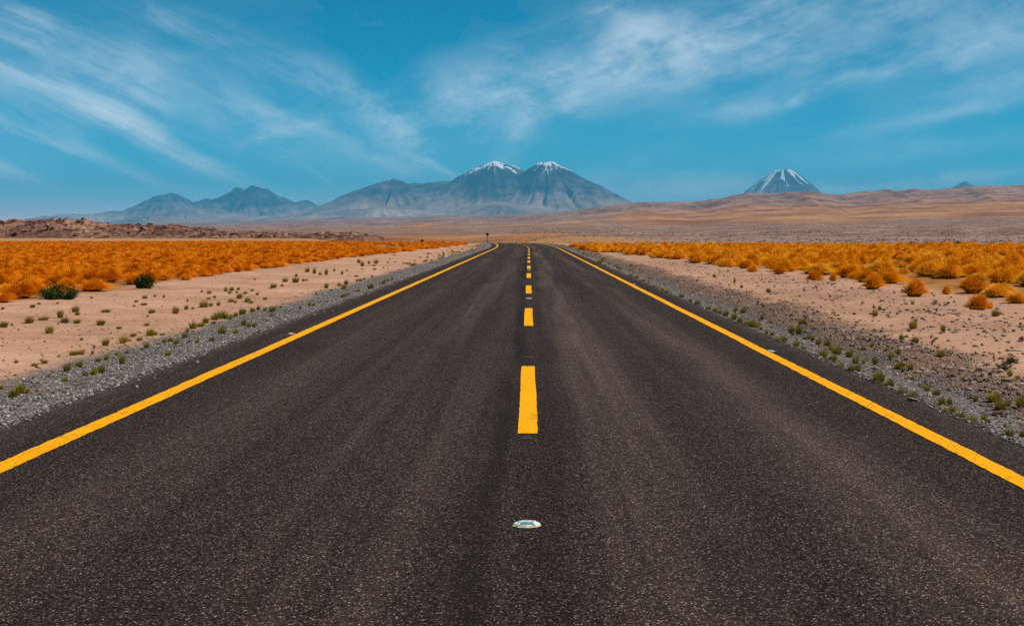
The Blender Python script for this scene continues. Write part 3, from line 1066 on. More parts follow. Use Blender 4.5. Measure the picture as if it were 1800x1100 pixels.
def bush(px, py, w, h, label, seed, mat=None, d=None, group=None, leaf=.05, nleaf=2200):
    x, y = spot(px, py)
    e = bpy.data.objects.new('green_bush', None)
    link(e)
    e.location = (x, y, float(ground_z(x, y)))
    e.empty_display_size = .1
    (sv, sf), (lv, lf) = bush_parts(seed, w, d or w * .8, h, nleaf, leaf)
    link(bpy.data.objects.new('foliage', mesh_from('foliage', lv, lf, mat or M_GREEN)), e)
    link(bpy.data.objects.new('branch', mesh_from('branch', sv, sf, M_TWIG)), e)
    tag(e, label, 'bush', group)
    return e


def stone_mesh(seed, mat, name='stone'):
    r = random.Random(seed)
    p = (1 + 5 ** .5) / 2
    base = [(-1, p, 0), (1, p, 0), (-1, -p, 0), (1, -p, 0), (0, -1, p), (0, 1, p), (0, -1, -p), (0, 1, -p), (p, 0, -1), (p, 0, 1), (-p, 0, -1), (-p, 0, 1)]
    F = [(0, 11, 5), (0, 5, 1), (0, 1, 7), (0, 7, 10), (0, 10, 11), (1, 5, 9), (5, 11, 4), (11, 10, 2), (10, 7, 6), (7, 1, 8),
         (3, 9, 4), (3, 4, 2), (3, 2, 6), (3, 6, 8), (3, 8, 9), (4, 9, 5), (2, 4, 11), (6, 2, 10), (8, 6, 7), (9, 8, 1)]
    sx, sy, sz = r.uniform(.8, 1.3), r.uniform(.65, 1.0), r.uniform(.4, .75)
    V = []
    for b in base:
        k = r.uniform(.72, 1.18) / 1.9 * .5
        V.append((b[0] * k * sx, b[1] * k * sy, b[2] * k * sz))
    return mesh_from(name, V, F, mat)


# ------------------------------------------------------------------ scatter for what cannot be counted
def proto_collection(name, meshes):
    c = bpy.data.collections.new(name)
    for k, me in enumerate(meshes):
        c.objects.link(bpy.data.objects.new('%s_%02d' % (name, k), me))
    return c


def scatter(name, coll, pts, scale, rot, idx, label, mat, parent=None):
    me = bpy.data.meshes.new(name)
    me.vertices.add(len(pts))
    me.vertices.foreach_set('co', np.asarray(pts, np.float32).ravel())
    a = me.attributes.new('sc', 'FLOAT_VECTOR', 'POINT')
    a.data.foreach_set('vector', np.asarray(scale, np.float32).ravel())
    a = me.attributes.new('ro', 'FLOAT_VECTOR', 'POINT')
    a.data.foreach_set('vector', np.asarray(rot, np.float32).ravel())
    a = me.attributes.new('ix', 'INT', 'POINT')
    a.data.foreach_set('value', np.asarray(idx, np.int32).ravel())
    me.materials.append(mat)
    o = bpy.data.objects.new(name, me)
    link(o, parent)
    g = bpy.data.node_groups.new(name + '_scatter', 'GeometryNodeTree')
    g.interface.new_socket('Geometry', in_out='INPUT', socket_type='NodeSocketGeometry')
    g.interface.new_socket('Geometry', in_out='OUTPUT', socket_type='NodeSocketGeometry')
    gi, go = g.nodes.new('NodeGroupInput'), g.nodes.new('NodeGroupOutput')
    ip = g.nodes.new('GeometryNodeInstanceOnPoints')
    ci = g.nodes.new('GeometryNodeCollectionInfo')
    ci.inputs[0].default_value = coll
    ci.inputs['Separate Children'].default_value = True
    ci.inputs['Reset Children'].default_value = True

    def named(attr, dt):
        n = g.nodes.new('GeometryNodeInputNamedAttribute')
        n.data_type = dt
        n.inputs[0].default_value = attr
        return n.outputs[0]
    g.links.new(gi.outputs[0], ip.inputs['Points'])
    g.links.new(ci.outputs[0], ip.inputs['Instance'])
    ip.inputs['Pick Instance'].default_value = True
    g.links.new(named('ix', 'INT'), ip.inputs['Instance Index'])
    e2r = g.nodes.new('FunctionNodeEulerToRotation')
    g.links.new(named('ro', 'FLOAT_VECTOR'), e2r.inputs[0])
    g.links.new(e2r.outputs[0], ip.inputs['Rotation'])
    g.links.new(named('sc', 'FLOAT_VECTOR'), ip.inputs['Scale'])
    g.links.new(ip.outputs[0], go.inputs[0])
    md = o.modifiers.new('scatter', 'NODES')
    md.node_group = g
    tag(o, label, None, None, 'stuff')
    return o


def pts_on_ground(x, y, dz=0.0):
    return np.stack([x, y, ground_z(x, y) + dz], -1)


def rand_rot(n, tilt):
    return np.stack([rng.normal(0, tilt, n), rng.normal(0, tilt, n), rng.uniform(0, 6.283, n)], -1)


# ------------------------------------------------------------------ golden bunchgrass fields
def in_left(x, y):
    la = x - road_x(y)
    edge = -11.9 + fbm(y / 6, y * 0 + 1.5, 3, 14) * .9 + np.clip((y - 80) / 110, 0, 1) * 4.0
    return (la < edge) & (y < 216)


def in_right(x, y):
    la = x - road_x(y)
    edge = 10.6 + fbm(y / 5, y * 0 + 7.7, 3, 19) * 1.3 - np.clip((y - 45) / 80, 0, 1) * 5.0
    return (la > edge) & (y < 156)


def field(side, n_try):
    y = np.sqrt(rng.uniform(12 ** 2, (220 if side < 0 else 160) ** 2, n_try))
    half = 20 + y * .52
    x = side * rng.uniform(0, 1, n_try) * half + road_x(y)
    ok = in_left(x, y) if side < 0 else in_right(x, y)
    x, y = x[ok], y[ok]
    # bare gaps
    gap = fbm(x / 3.2, y / 5.5, 3, 45)
    keep = gap > (-.42 if side < 0 else -.25)
    la = np.abs(x - road_x(y))
    if side < 0:  # thins out towards the bend
        keep &= ~((y > 110) & (la < 24) & (fbm(x / 5, y / 9, 3, 33) < -.12))
    return x[keep], y[keep]


def thin(x, y, dmin):
    """drop clumps standing closer than dmin"""
    cell, out = {}, []
    for i in range(len(x)):
        d = dmin * (.8 + .5 * (i * .618 % 1))
        cx, cy = int(x[i] // dmin), int(y[i] // dmin)
        good = True
        for ax in (-1, 0, 1):
            for ay in (-1, 0, 1):
                for (qx, qy) in cell.get((cx + ax, cy + ay), ()):
                    if (qx - x[i]) ** 2 + (qy - y[i]) ** 2 < d * d * .8:
                        good = False
        if good:
            cell.setdefault((cx, cy), []).append((x[i], y[i]))
            out.append(i)
    return np.array(out)


# tussocks standing free at the front of the right-hand grass: px, py of the base, width px, height px, label
FRONT = [
    (1718, 541, 46, 28, 'golden dome-shaped tussock on the sand, foremost of the right-hand grass'),
    (1607, 520, 47, 31, 'large golden grass tussock with dark base on the sand edge, second from the right'),
    (1533, 509, 40, 25, 'rounded golden tussock standing in front of the grass field beside a wider one'),
    (1430, 495, 34, 19, 'spreading golden tussock at the front edge of the right-hand grass'),
    (1464, 494, 17, 13, 'small golden tussock just right of a spreading tussock on the sand'),
    (1370, 481, 28, 14, 'low golden tussock where sand meets the right-hand grass, left of a pair'),
    (1322, 479, 22, 13, 'foremost small tussock at the far end of the sandy strip'),
    (1663, 518, 17, 17, 'narrow dark-based tussock between two large golden domes')]
tus_n = 0


def spread(me):
    co = np.empty(len(me.vertices) * 3, np.float32)
    me.vertices.foreach_get('co', co)
    co = co.reshape(-1, 3)
    return 2 * np.percentile(np.hypot(co[:, 0], co[:, 1]), 92), np.percentile(co[:, 2], 98.5)


TUSS_W, TUSS_H = spread(TUSS[0])
TUFT_W, TUFT_H = spread(TUFT[0])
print('clump sizes', TUSS_W, TUSS_H, TUFT_W, TUFT_H)


def put_tussock(x, y, w, h, label, group, pool=None):
    global tus_n
    o = bpy.data.objects.new('grass_tussock', (pool or TUSS)[tus_n % 5])
    o.location = (x, y, float(ground_z(x, y)))
    o.rotation_euler = (0, 0, random.uniform(-.6, .6) + (tus_n * 2.4 % 1.2))
    o.scale = (w / TUSS_W, w / TUSS_W, h / TUSS_H)
    link(o)
    tag(o, label, 'grass tussock', group)
    tus_n += 1
    return o


taken = []
for (px, py, wp, hp, lab) in FRONT:
    x, y = spot(px, py)
    put_tussock(x, y, wp / FPX * y, hp / FPX * y, lab, None)
    taken.append((x, y))

for side, ntry, dmin, far_n in ((-1, 80000, .64, 0), (1, 30000, .98, 0)):
    x, y = field(side, ntry)
    keep = np.ones(len(x), bool)
    for (qx, qy) in taken:
        keep &= np.hypot(x - qx, y - qy) > 1.0
    x, y = x[keep], y[keep]
    sel = thin(x, y, dmin)
    x, y = x[sel], y[sel]
    # in view, nearest first
    vis = (np.abs(FPX * x / y + VX - 900) < 930) & (y > 20)
    order = np.argsort(np.where(vis, y, 1e6))
    n_ind = 140
    lab = 'golden bunchgrass tussock among many along the near edge of the %s grass field' % ('left-hand' if side < 0 else 'right-hand')
    grp = 'golden tussocks at the near edge of the %s field' % ('left' if side < 0 else 'right')
    for i in order[:n_ind]:
        s = random.uniform(.6, 1.3)
        put_tussock(x[i], y[i], (.74 if side < 0 else .92) * s, (.27 if side < 0 else .37) * s * random.uniform(.85, 1.25), lab, grp, TUSS_L if side < 0 else None)
    rest = order[n_ind:]
    x, y = x[rest], y[rest]
    n = len(x)
    s = rng.uniform(.6, 1.3, n) * (1 + .1 * sstep(y, 60, 140)) * (.74 if side < 0 else .92) / TUSS_W
    h = s * TUSS_W / TUSS_H * (.29 if side < 0 else .37) * rng.uniform(.75, 1.35, n)
    near = y < 70
    idx = np.where(near, rng.integers(0, 6, n), 6 + rng.integers(0, 5, n))
    coll = proto_collection('straw_clump', TUSS_L + TUSS_FAR_L if side < 0 else TUSS + TUSS_FAR)
    ro = np.stack([rng.normal(0, .06, n), rng.normal(0, .06, n), rng.uniform(-.9, .9, n)], -1)
    scatter('grass', coll, pts_on_ground(x, y), np.stack([s, s, h], -1), ro, idx,
            'dense golden orange bunchgrass covering the %s field' % ('left-hand' if side < 0 else 'right-hand'), M_GOLD)

# ------------------------------------------------------------------ dark bushes
bush(103, 526, .98, .36, 'wide dark green bush at the sand edge of the left-hand golden grass', 1, nleaf=2600, leaf=.045)
bush(253, 507, .52, .40, 'upright spiky dark green bush beside the sand on the left-hand grass edge', 2, nleaf=2000, leaf=.06)
for k, (px, py, w, h, lab) in enumerate([
        (1603, 436, .75, .75, 'dark round bush at the far rim of the right-hand grass, leftmost of three'),
        (1630, 435, 1.3, .55, 'wide low dark bush at the far rim of the right-hand grass, middle of three'),
        (1684, 434, 1.2, .65, 'dark bush at the far rim of the right-hand grass, rightmost of three'),
        (1792, 433, .9, .4, 'small dark bush at the far rim of the grass against the right picture edge')]):
    bush(px, py, w, h, lab, 10 + k, group='dark bushes along the far rim of the right-hand grass', nleaf=900, leaf=.10)
bush(742, 427.5, .6, .62, 'small dark brown bush standing alone on the far plain left of the road sign', 20, mat=M_BROWNB, nleaf=600, leaf=.10)

# ------------------------------------------------------------------ roadside tufts, one by one (centre x, base y, height, width in zoomed crops)
C1 = (0, 350, 3.142)
C2 = (400, 350, 3.6)
C3 = (900, 380, 3.667)
C4 = (1350, 380, 3.667)
C5 = (1350, 600, 3.667)
L_SAND1 = [(180, 600, 20, 28), (215, 582, 14, 20), (332, 655, 45, 34), (418, 625, 40, 40), (428, 640, 20, 25), (162, 685, 40, 48), (22, 708, 35, 45), (65, 698, 14, 14), (240, 668, 22, 60), (425, 686, 25, 42), (557, 696, 32, 48), (272, 742, 45, 44), (585, 625, 18, 50), (752, 570, 16, 22), (800, 548, 18, 30), (795, 585, 15, 35), (740, 595, 10, 18), (838, 630, 25, 35), (815, 650, 12, 16), (810, 700, 18, 32), (658, 715, 14, 32), (450, 780, 18, 18), (970, 632, 40, 38), (1030, 610, 28, 25), (1065, 607, 12, 20), (1125, 598, 38, 52), (1165, 592, 22, 26), (1207, 588, 26, 22), (1247, 510, 26, 22), (1280, 500, 16, 20), (1155, 522, 18, 26), (1270, 518, 12, 18), (1325, 548, 26, 28), (1317, 500, 14, 18), (1308, 520, 14, 14), (1355, 522, 14, 20), (1367, 568, 24, 24), (1387, 575, 12, 18), (1278, 568, 16, 32), (1300, 572, 14, 14), (1152, 555, 14, 22), (1185, 546, 14, 18), (1035, 568, 18, 10), (1115, 512, 12, 16), (855, 540, 14, 16), (905, 545, 18, 14), (505, 548, 12, 18), (318, 580, 12, 16), (15, 612, 16, 18), (90, 905, 20, 22)]
L_GRAV1 = [(190, 922, 18, 34), (245, 908, 22, 38), (230, 892, 12, 18), (325, 872, 14, 18), (405, 862, 28, 45), (445, 858, 30, 45), (510, 858, 26, 18), (520, 822, 18, 16), (582, 808, 40, 40), (680, 795, 42, 46), (735, 760, 22, 36), (770, 780, 20, 34), (712, 785, 12, 30), (830, 755, 42, 46), (855, 750, 20, 30), (898, 748, 14, 30), (1065, 715, 40, 44), (1108, 704, 24, 40), (1135, 685, 34, 34), (1035, 735, 24, 18), (1185, 668, 30, 44), (1222, 660, 44, 72), (1275, 660, 26, 18), (1303, 645, 22, 24), (1340, 635, 30, 36), (1398, 620, 24, 24),
           (370, 950, 50, 40), (435, 930, 40, 40), (522, 970, 48, 36), (560, 960, 48, 38), (470, 975, 24, 30), (362, 1008, 28, 32), (440, 1028, 16, 30), (270, 978, 18, 24), (178, 990, 12, 14), (420, 1000, 12, 14), (542, 900, 28, 26), (587, 888, 36, 28), (675, 910, 56, 36), (645, 860, 16, 24), (700, 850, 14, 16), (810, 820, 30, 30), (785, 835, 14, 20), (875, 802, 12, 20), (908, 795, 26, 24), (942, 790, 30, 30), (973, 802, 34, 32), (928, 862, 26, 32), (1020, 768, 36, 34), (1043, 792, 16, 18), (1090, 795, 24, 20), (1092, 775, 16, 14), (1170, 785, 28, 30), (1225, 742, 46, 44), (1300, 740, 24, 26), (1345, 698, 34, 28), (1375, 705, 22, 24), (1402, 702, 20, 22), (1180, 690, 18, 28), (75, 1095, 56, 50), (110, 1072, 62, 46), (152, 1070, 30, 26), (8, 1050, 26, 20), (220, 1080, 16, 20)]
L_GRAV2 = [(12, 760, 30, 34), (50, 742, 26, 24), (95, 728, 34, 42), (155, 712, 30, 26), (195, 702, 28, 24), (235, 705, 26, 24), (285, 705, 36, 44), (275, 745, 28, 22), (105, 800, 36, 24), (130, 808, 24, 30), (170, 810, 26, 34), (48, 850, 26, 32), (225, 768, 14, 22), (245, 774, 14, 14), (460, 695, 18, 18), (365, 715, 12, 14), (335, 690, 16, 16), (520, 678, 30, 24), (545, 678, 24, 20), (585, 655, 14, 20), (628, 655, 16, 16), (732, 622, 30, 40), (765, 605, 14, 20), (825, 586, 20, 30), (735, 570, 34, 34), (750, 540, 32, 26), (705, 550, 24, 24), (657, 580, 12, 16), (820, 522, 18, 16), (840, 520, 20, 24), (865, 512, 12, 16), (915, 495, 14, 16), (905, 568, 36, 40), (988, 538, 30, 26), (1015, 520, 18, 18), (1042, 512, 18, 18), (965, 540, 14, 14)]
L_SAND2 = [(625, 565, 36, 28), (560, 605, 16, 14), (75, 628, 34, 34), (125, 650, 30, 36), (150, 658, 18, 26), (110, 600, 16, 22), (155, 582, 16, 22), (188, 608, 22, 20), (238, 638, 20, 30), (290, 562, 32, 40), (345, 552, 16, 22), (365, 525, 30, 36), (430, 530, 36, 44), (480, 520, 18, 20), (500, 518, 16, 16), (435, 490, 20, 20), (550, 470, 40, 22), (585, 485, 24, 18), (625, 480, 44, 22), (505, 455, 30, 28), (675, 460, 22, 14), (725, 475, 24, 16), (755, 460, 14, 12), (815, 492, 12, 24), (830, 405, 26, 22), (852, 425, 34, 24), (895, 410, 22, 18), (940, 405, 30, 30), (172, 512, 14, 14), (25, 580, 22, 26), (12, 600, 16, 22), (20, 650, 20, 30), (48, 655, 16, 16), (68, 575, 16, 16)]
R_GRAV = [(C3, q) for q in [(565, 305, 26, 40), (600, 325, 20, 20), (680, 340, 24, 20), (690, 362, 20, 20), (765, 395, 28, 30), (800, 402, 22, 40), (845, 425, 26, 30), (875, 440, 20, 24), (915, 465, 24, 30), (940, 475, 26, 30), (965, 485, 28, 34), (995, 500, 34, 36), (1025, 520, 24, 20), (1090, 530, 34, 34), (1150, 560, 30, 24), (1195, 580, 48, 36), (1265, 608, 34, 34), (1310, 620, 34, 34), (1335, 635, 36, 34), (1378, 645, 40, 38), (1430, 668, 44, 36), (1470, 695, 50, 38), (1510, 715, 46, 36), (1545, 720, 60, 50), (1575, 720, 40, 40), (1605, 735, 24, 20), (1640, 770, 40, 24), (1440, 615, 34, 24), (1490, 625, 34, 40), (1612, 670, 36, 26)]] + \
         [(C4, q) for q in [(220, 695, 38, 54), (152, 755, 48, 40), (200, 760, 60, 44), (25, 770, 26, 30), (85, 815, 52, 70), (180, 840, 40, 50), (225, 865, 34, 34), (258, 792, 34, 30), (290, 800, 30, 20), (325, 830, 48, 38), (380, 845, 50, 44), (408, 865, 36, 24), (445, 890, 60, 60), (358, 910, 62, 54), (418, 935, 46, 50), (525, 910, 56, 44), (565, 950, 60, 44), (467, 985, 52, 42), (558, 1005, 56, 76), (615, 955, 40, 20), (690, 955, 54, 34), (850, 985, 50, 50), (868, 1005, 40, 26), (920, 1000, 48, 38), (930, 1055, 30, 26), (715, 1072, 78, 70), (785, 1100, 52, 60)]] + \
         [(C5, q) for q in [(1025, 318, 44, 40), (1085, 345, 38, 54), (1120, 405, 50, 46), (1170, 410, 56, 34), (1092, 437, 46, 50), (1170, 465, 50, 74), (1240, 502, 54, 58), (1315, 530, 64, 60), (1392, 508, 40, 38), (1418, 530, 36, 30), (1365, 578, 44, 46), (1555, 618, 64, 54), (1525, 640, 30, 24), (1640, 615, 44, 36), (1528, 552, 26, 18), (860, 353, 64, 72), (935, 372, 52, 62)]]
R_BANK = [(C4, q) for q in [(670, 845, 34, 28), (610, 880, 30, 24), (790, 890, 50, 34), (838, 905, 42, 32), (1115, 895, 52, 46)]] + \
         [(C5, q) for q in [(1460, 388, 66, 80), (1495, 442, 64, 60), (1545, 420, 48, 38), (1632, 430, 90, 60), (1340, 385, 40, 30)]]
R_SAND = [(C3, q) for q in [(1435, 430, 36, 14), (1480, 450, 24, 18), (1195, 415, 22, 16), (1305, 395, 24, 20), (1585, 560, 18, 14), (1645, 490, 28, 14)]] + \
         [(C4, q) for q in [(690, 645, 42, 36), (720, 606, 32, 24), (935, 725, 56, 52), (1128, 750, 56, 32), (948, 818, 50, 46), (858, 795, 40, 26), (1058, 825, 30, 12), (993, 665, 16, 20), (1075, 572, 34, 30), (932, 570, 28, 22), (1468, 645, 46, 52), (1558, 1035, 46, 34), (1608, 1050, 32, 28), (1455, 920, 28, 14), (1335, 890, 22, 14), (1430, 595, 44, 36), (8, 495, 34, 22)]]

tuft_n = 0


def put_tuft(px, py, hp, wp, label, group):
    global tuft_n
    x, y = spot(px, py)
    o = bpy.data.objects.new('grass_tuft', TUFT[tuft_n % 6])
    o.location = (x, y, float(ground_z(x, y)))
    o.rotation_euler = (0, 0, tuft_n * 2.4)
    w, h = wp / FPX * y, hp / FPX * y
    o.scale = (w / TUFT_W * 1.2, w / TUFT_W * 1.2, h / TUFT_H * 1.1)
    link(o)
    tag(o, label, 'grass tuft', group)
    tuft_n += 1


def tufts(items, label, group, special=None):
    for (c, (a, b, h, w)) in items:
        put_tuft(c[0] + a / c[2], c[1] + b / c[2], h / c[2], w / c[2], (special or {}).get((a, b), label), group)


tufts([(C1, q) for q in L_SAND1] + [(C2, q) for q in L_SAND2], 'small olive grass tuft dotted on the bare pink sand left of the road', 'tufts on the left-hand sand',
      {(272, 742): 'olive grass tuft alone on bare sand, closest one to the left-hand grey gravel',
       (332, 655): 'tall olive tuft on sand, left of a round pair below the wide dark bush',
       (1125, 598): 'broad yellowish tuft with smaller ones at its side on the left-hand sand'})
tufts([(C1, q) for q in L_GRAV1] + [(C2, q) for q in L_GRAV2], 'olive yellow grass tuft growing in the grey gravel strip left of the road', 'tufts in the left-hand gravel',
      {(75, 1095): 'front tuft of a cluster in grey gravel at the left picture edge',
       (110, 1072): 'tallest tuft of a cluster in grey gravel at the left picture edge',
       (675, 910): 'tall slender tuft alone in the grey gravel above the left yellow line',
       (1222, 660): 'broadest tuft where grey gravel meets sand left of the road'})
tufts(R_GRAV, 'yellow olive grass tuft in the row along the right asphalt edge', 'tufts along the right asphalt edge',
      {(715, 1072): 'big yellow olive tuft at the right asphalt edge, beside a pale stick',
       (1555, 618): 'lowest tuft at the right asphalt edge near the picture border'})
tufts(R_BANK, 'olive grass tuft on the dark stony bank right of the road', 'tufts on the stony bank',
      {(1632, 430): 'tall dark tuft on the stony bank cut by the right picture edge',
       (1460, 388): 'broad dark green tuft on the stony bank, upper one of a cluster'})
tufts(R_SAND, 'lone green grass tuft on the pink sand right of the road', 'tufts on the right-hand sand',
      {(935, 725): 'plump green tuft on open pink sand, largest one right of the road',
       (1468, 645): 'green tuft on sand beside the closest golden tussock'})
# small blue-green shrubs on the right-hand sand
bush(1350 + 1570 / 3.667, 380 + 948 / 3.667, .14, .09, 'small blue-grey shrub on sand near the right picture edge, upper of a row', 31, nleaf=400, leaf=.02)
bush(1350 + 1522 / 3.667, 380 + 1012 / 3.667, .09, .07, 'tiny blue-grey shrub on sand near the right picture edge, lower of a row', 32, nleaf=300, leaf=.018)
bush(360 / 3.142, 350 + 683 / 3.142, .16, .09, 'small blue-grey shrub among olive tufts on the left-hand sand', 33, nleaf=400, leaf=.02)

# far tufts along the bend, too many and small to count
n = 300
y = rng.uniform(58, 190, n)
la = np.where(rng.random(n) < .62, rng.normal(-6.3, 1.0, n), rng.normal(4.6, .45, n))
la = np.where((la < 0) & (la > -4.8), -5.2 - rng.random(n), np.where((la > 0) & (la < 4.1), 4.3, la))
x = la + road_x(y)
s = rng.uniform(.7, 1.5, n)
coll = proto_collection('far_tuft', TUFT)
scatter('weeds', coll, pts_on_ground(x, y), np.stack([s * .75, s * .75, s * .6], -1), rand_rot(n, .05), rng.integers(0, 6, n),
        'scattered small olive weeds along the distant road verges', M_TUFT)

# ------------------------------------------------------------------ gravel and rubble
STONES_G = [stone_mesh(500 + k, M_GREY) for k in range(6)]
STONES_B = [stone_mesh(520 + k, M_BANK) for k in range(6)]
STONES_R = [stone_mesh(540 + k, M_RIDGE) for k in range(6)]


def gravel(name, coll, n, la_fn, y0, y1, s0, s1, label, mat, power=2.0):
    u = rng.random(n)
    y = y0 * (y1 / y0) ** u
    la = la_fn(n, y)
    x = la + road_x(y)
    s = s0 + (s1 - s0) * rng.random(n) ** power
    p = pts_on_ground(x, y)
    on_road = (la > LEFT_EDGE) & (la < RIGHT_EDGE)
    p[:, 2] = np.where(on_road, road_z(y) + .002, p[:, 2]) + s * .08
    scatter(name, coll, p, np.stack([s, s, s], -1), rand_rot(n, .4), rng.integers(0, 6, n), label, mat)


cg = proto_collection('grey_stone', STONES_G)
cb_ = proto_collection('brown_stone', STONES_B)
gravel('gravel', cg, 32000, lambda n, y: -4.30 - np.abs(rng.normal(0, 1, n)) ** .9 * .85 + (rng.random(n) < .10) * np.abs(rng.normal(0, .12, n)), 6, 75, .009, .052, 'crushed grey gravel strip between asphalt and sand left of the road', M_GREY, 2.6)
gravel('gravel', cg, 9000, lambda n, y: 3.68 + np.abs(rng.normal(0, .42, n)), 6, 60, .012, .045, 'grey gravel strip along the right asphalt edge', M_GREY)
gravel('rubble', cb_, 8000, lambda n, y: rng.normal(5.2, .5, n) + fbm(y / 3, y * 0, 2, 9) * .3, 6, 70, .014, .10, 'dark broken stones on the low bank right of the road', M_BANK, 3.0)
gravel('rubble', cb_, 5600, lambda n, y: rng.normal(8.3, 1.3, n) + fbm(y / 3, y * 0 + 4, 2, 19) * .8, 10, 75, .012, .11, 'dark stones strewn over the right-hand sand', M_BANK, 3.5)
gravel('pebbles', cb_, 6500, lambda n, y: -5.6 - rng.random(n) * 6, 9, 70, .008, .05, 'fine dark pebbles on the left-hand sand', M_BANK, 3.0)

# stones and scrub on the far stony plain
n = 8000
d = np.exp(rng.uniform(math.log(158), math.log(1500), n))
pxr = rng.uniform(900, 2000, n)
x = (pxr - VX) / FPX * d
ok = (np.abs(x - road_x(np.minimum(d, 400))) > 9) & (fbm(x / 40, d / 60, 3, 71) > -.15)
x, d = x[ok], d[ok]
n = len(x)
s = rng.uniform(.2, .8, n) * (.5 + d / 800)
p = pts_on_ground(x, d)
scatter('rubble', proto_collection('plain_rock', STONES_R + STONES_B), p, np.stack([s * 1.3, s * 1.3, s * .8], -1), rand_rot(n, .25), rng.integers(0, 12, n),
        'scattered rocks on the mauve stony plain beyond the right-hand grass', M_RIDGE)
# boulders of the rocky ridge
n = 2600
x = rng.uniform(-325, -42, n)
y = rng.uniform(384, 428, n)
z = ridge_z(x, y)
ok = z > .15
x, y, z = x[ok], y[ok], z[ok]
n = len(x)
s = .3 + 1.7 * rng.random(n) ** 2.2
scatter('boulders', proto_collection('ridge_boulder', STONES_R), np.stack([x, y, z + s * .05], -1), np.stack([s * 1.3, s, s * .8], -1), rand_rot(n, .3), rng.integers(0, 6, n),
        None, M_RIDGE, rock_ridge)


def rock(px, py, w, h, label, mat, seed, d=None, rot=0.0):
    x, y = spot(px, py)
    o = bpy.data.objects.new('rock', stone_mesh(seed, mat, 'rock'))
    o.location = (x, y, float(ground_z(x, y)) + h * .25)
    o.scale = (w, d or w * .8, h)
    o.rotation_euler = (0, 0, rot)
    link(o)
    tag(o, label, 'rock')


M_PALE = mat_plain('pale_stone', (.42, .34, .28), .9, .2, .15, 3)
rock(1708, 676, .075, .07, 'pale rounded stone on the dark stony bank', M_PALE, 700)
rock(1783, 616, .30, .05, 'flat pale grey slab on sand near the right picture edge', M_PALE, 701, .12)
rock(1247, 470, .55, .09, 'flat whitish rock on the far part of the right-hand sand', M_PALE, 702, .2)
rock(724, 427.3, 1.5, .55, 'low whitish boulder far off left of the road sign', M_PALE, 703, .8)
rock(1603, 601, .13, .07, 'dark angular stone on the right-hand sand above a green tuft', M_BANK, 705)
# pale stick lying on the bank
x, y = spot(1633, 657)
st = bpy.data.objects.new('stick', None)
V, F = [], []
for k in range(7):
    f = k / 6
    r_ = .010 * (1 - .35 * f)
    for e in range(6):
        a = e * math.pi / 3
        V.append((-.055 + .11 * f, math.cos(a) * r_ + .006 * math.sin(f * 5), .012 + math.sin(a) * r_ + .004 * f))
for k in range(6):
    for e in range(6):
        F.append((k * 6 + e, k * 6 + (e + 1) % 6, k * 6 + 6 + (e + 1) % 6, k * 6 + 6 + e))
F += [tuple(range(5, -1, -1)), tuple(range(36, 42))]
st = bpy.data.objects.new('stick', mesh_from('stick', V, F, mat_plain('bleached_wood', (.72, .52, .36), .8, .2)))
st.location = (x, y, float(ground_z(x, y)) + .01)
st.rotation_euler = (0, 0, -.1)
link(st)
tag(st, 'short pale stick lying on the brown stones right of the road', 'stick')

# ------------------------------------------------------------------ road studs
M_WHITE = mat_plain('stud_white', (.66, .63, .55), .55, .3, .16)
M_EPOXY = mat_plain('stud_adhesive', (.47, .42, .33), .8, .3, .2, 60)
M_SCAR = mat_plain('old_adhesive', (.15, .12, .10), .9, .1, .3, 60)
M_LENS = mat_plain('stud_lens_blue', (.10, .27, .33), .15, .6, .1, 20)
M_LENSR = mat_plain('stud_lens_red', (.55, .035, .03), .2, .6, .1, 20)
M_BOLT = mat_plain('stud_rivet', (.10, .05, .035), .6, .4)
M_RED = mat_plain('stud_red_body', (.42, .05, .04), .5, .4)


def loft(rings, cap=True):
    V, F = [], []
    n = len(rings[0])
    for r_ in rings:
        V += r_
    for k in range(len(rings) - 1):
        for e in range(n):
            F.append((k * n + e, k * n + (e + 1) % n, (k + 1) * n + (e + 1) % n, (k + 1) * n + e))
    if cap:
        F.append(tuple(range((len(rings) - 1) * n, len(rings) * n)))
    return V, F


def rrect(w, d, z, k=5, rr=.25):
    """rounded rectangle ring"""
    pts = []
    n = 24
    for i in range(n):
        a = 2 * math.pi * i / n
        c, s = math.cos(a), math.sin(a)
        p = 2 / k
        pts.append((math.copysign(abs(c) ** p, c) * w / 2, math.copysign(abs(s) ** p, s) * d / 2, z))
    return pts


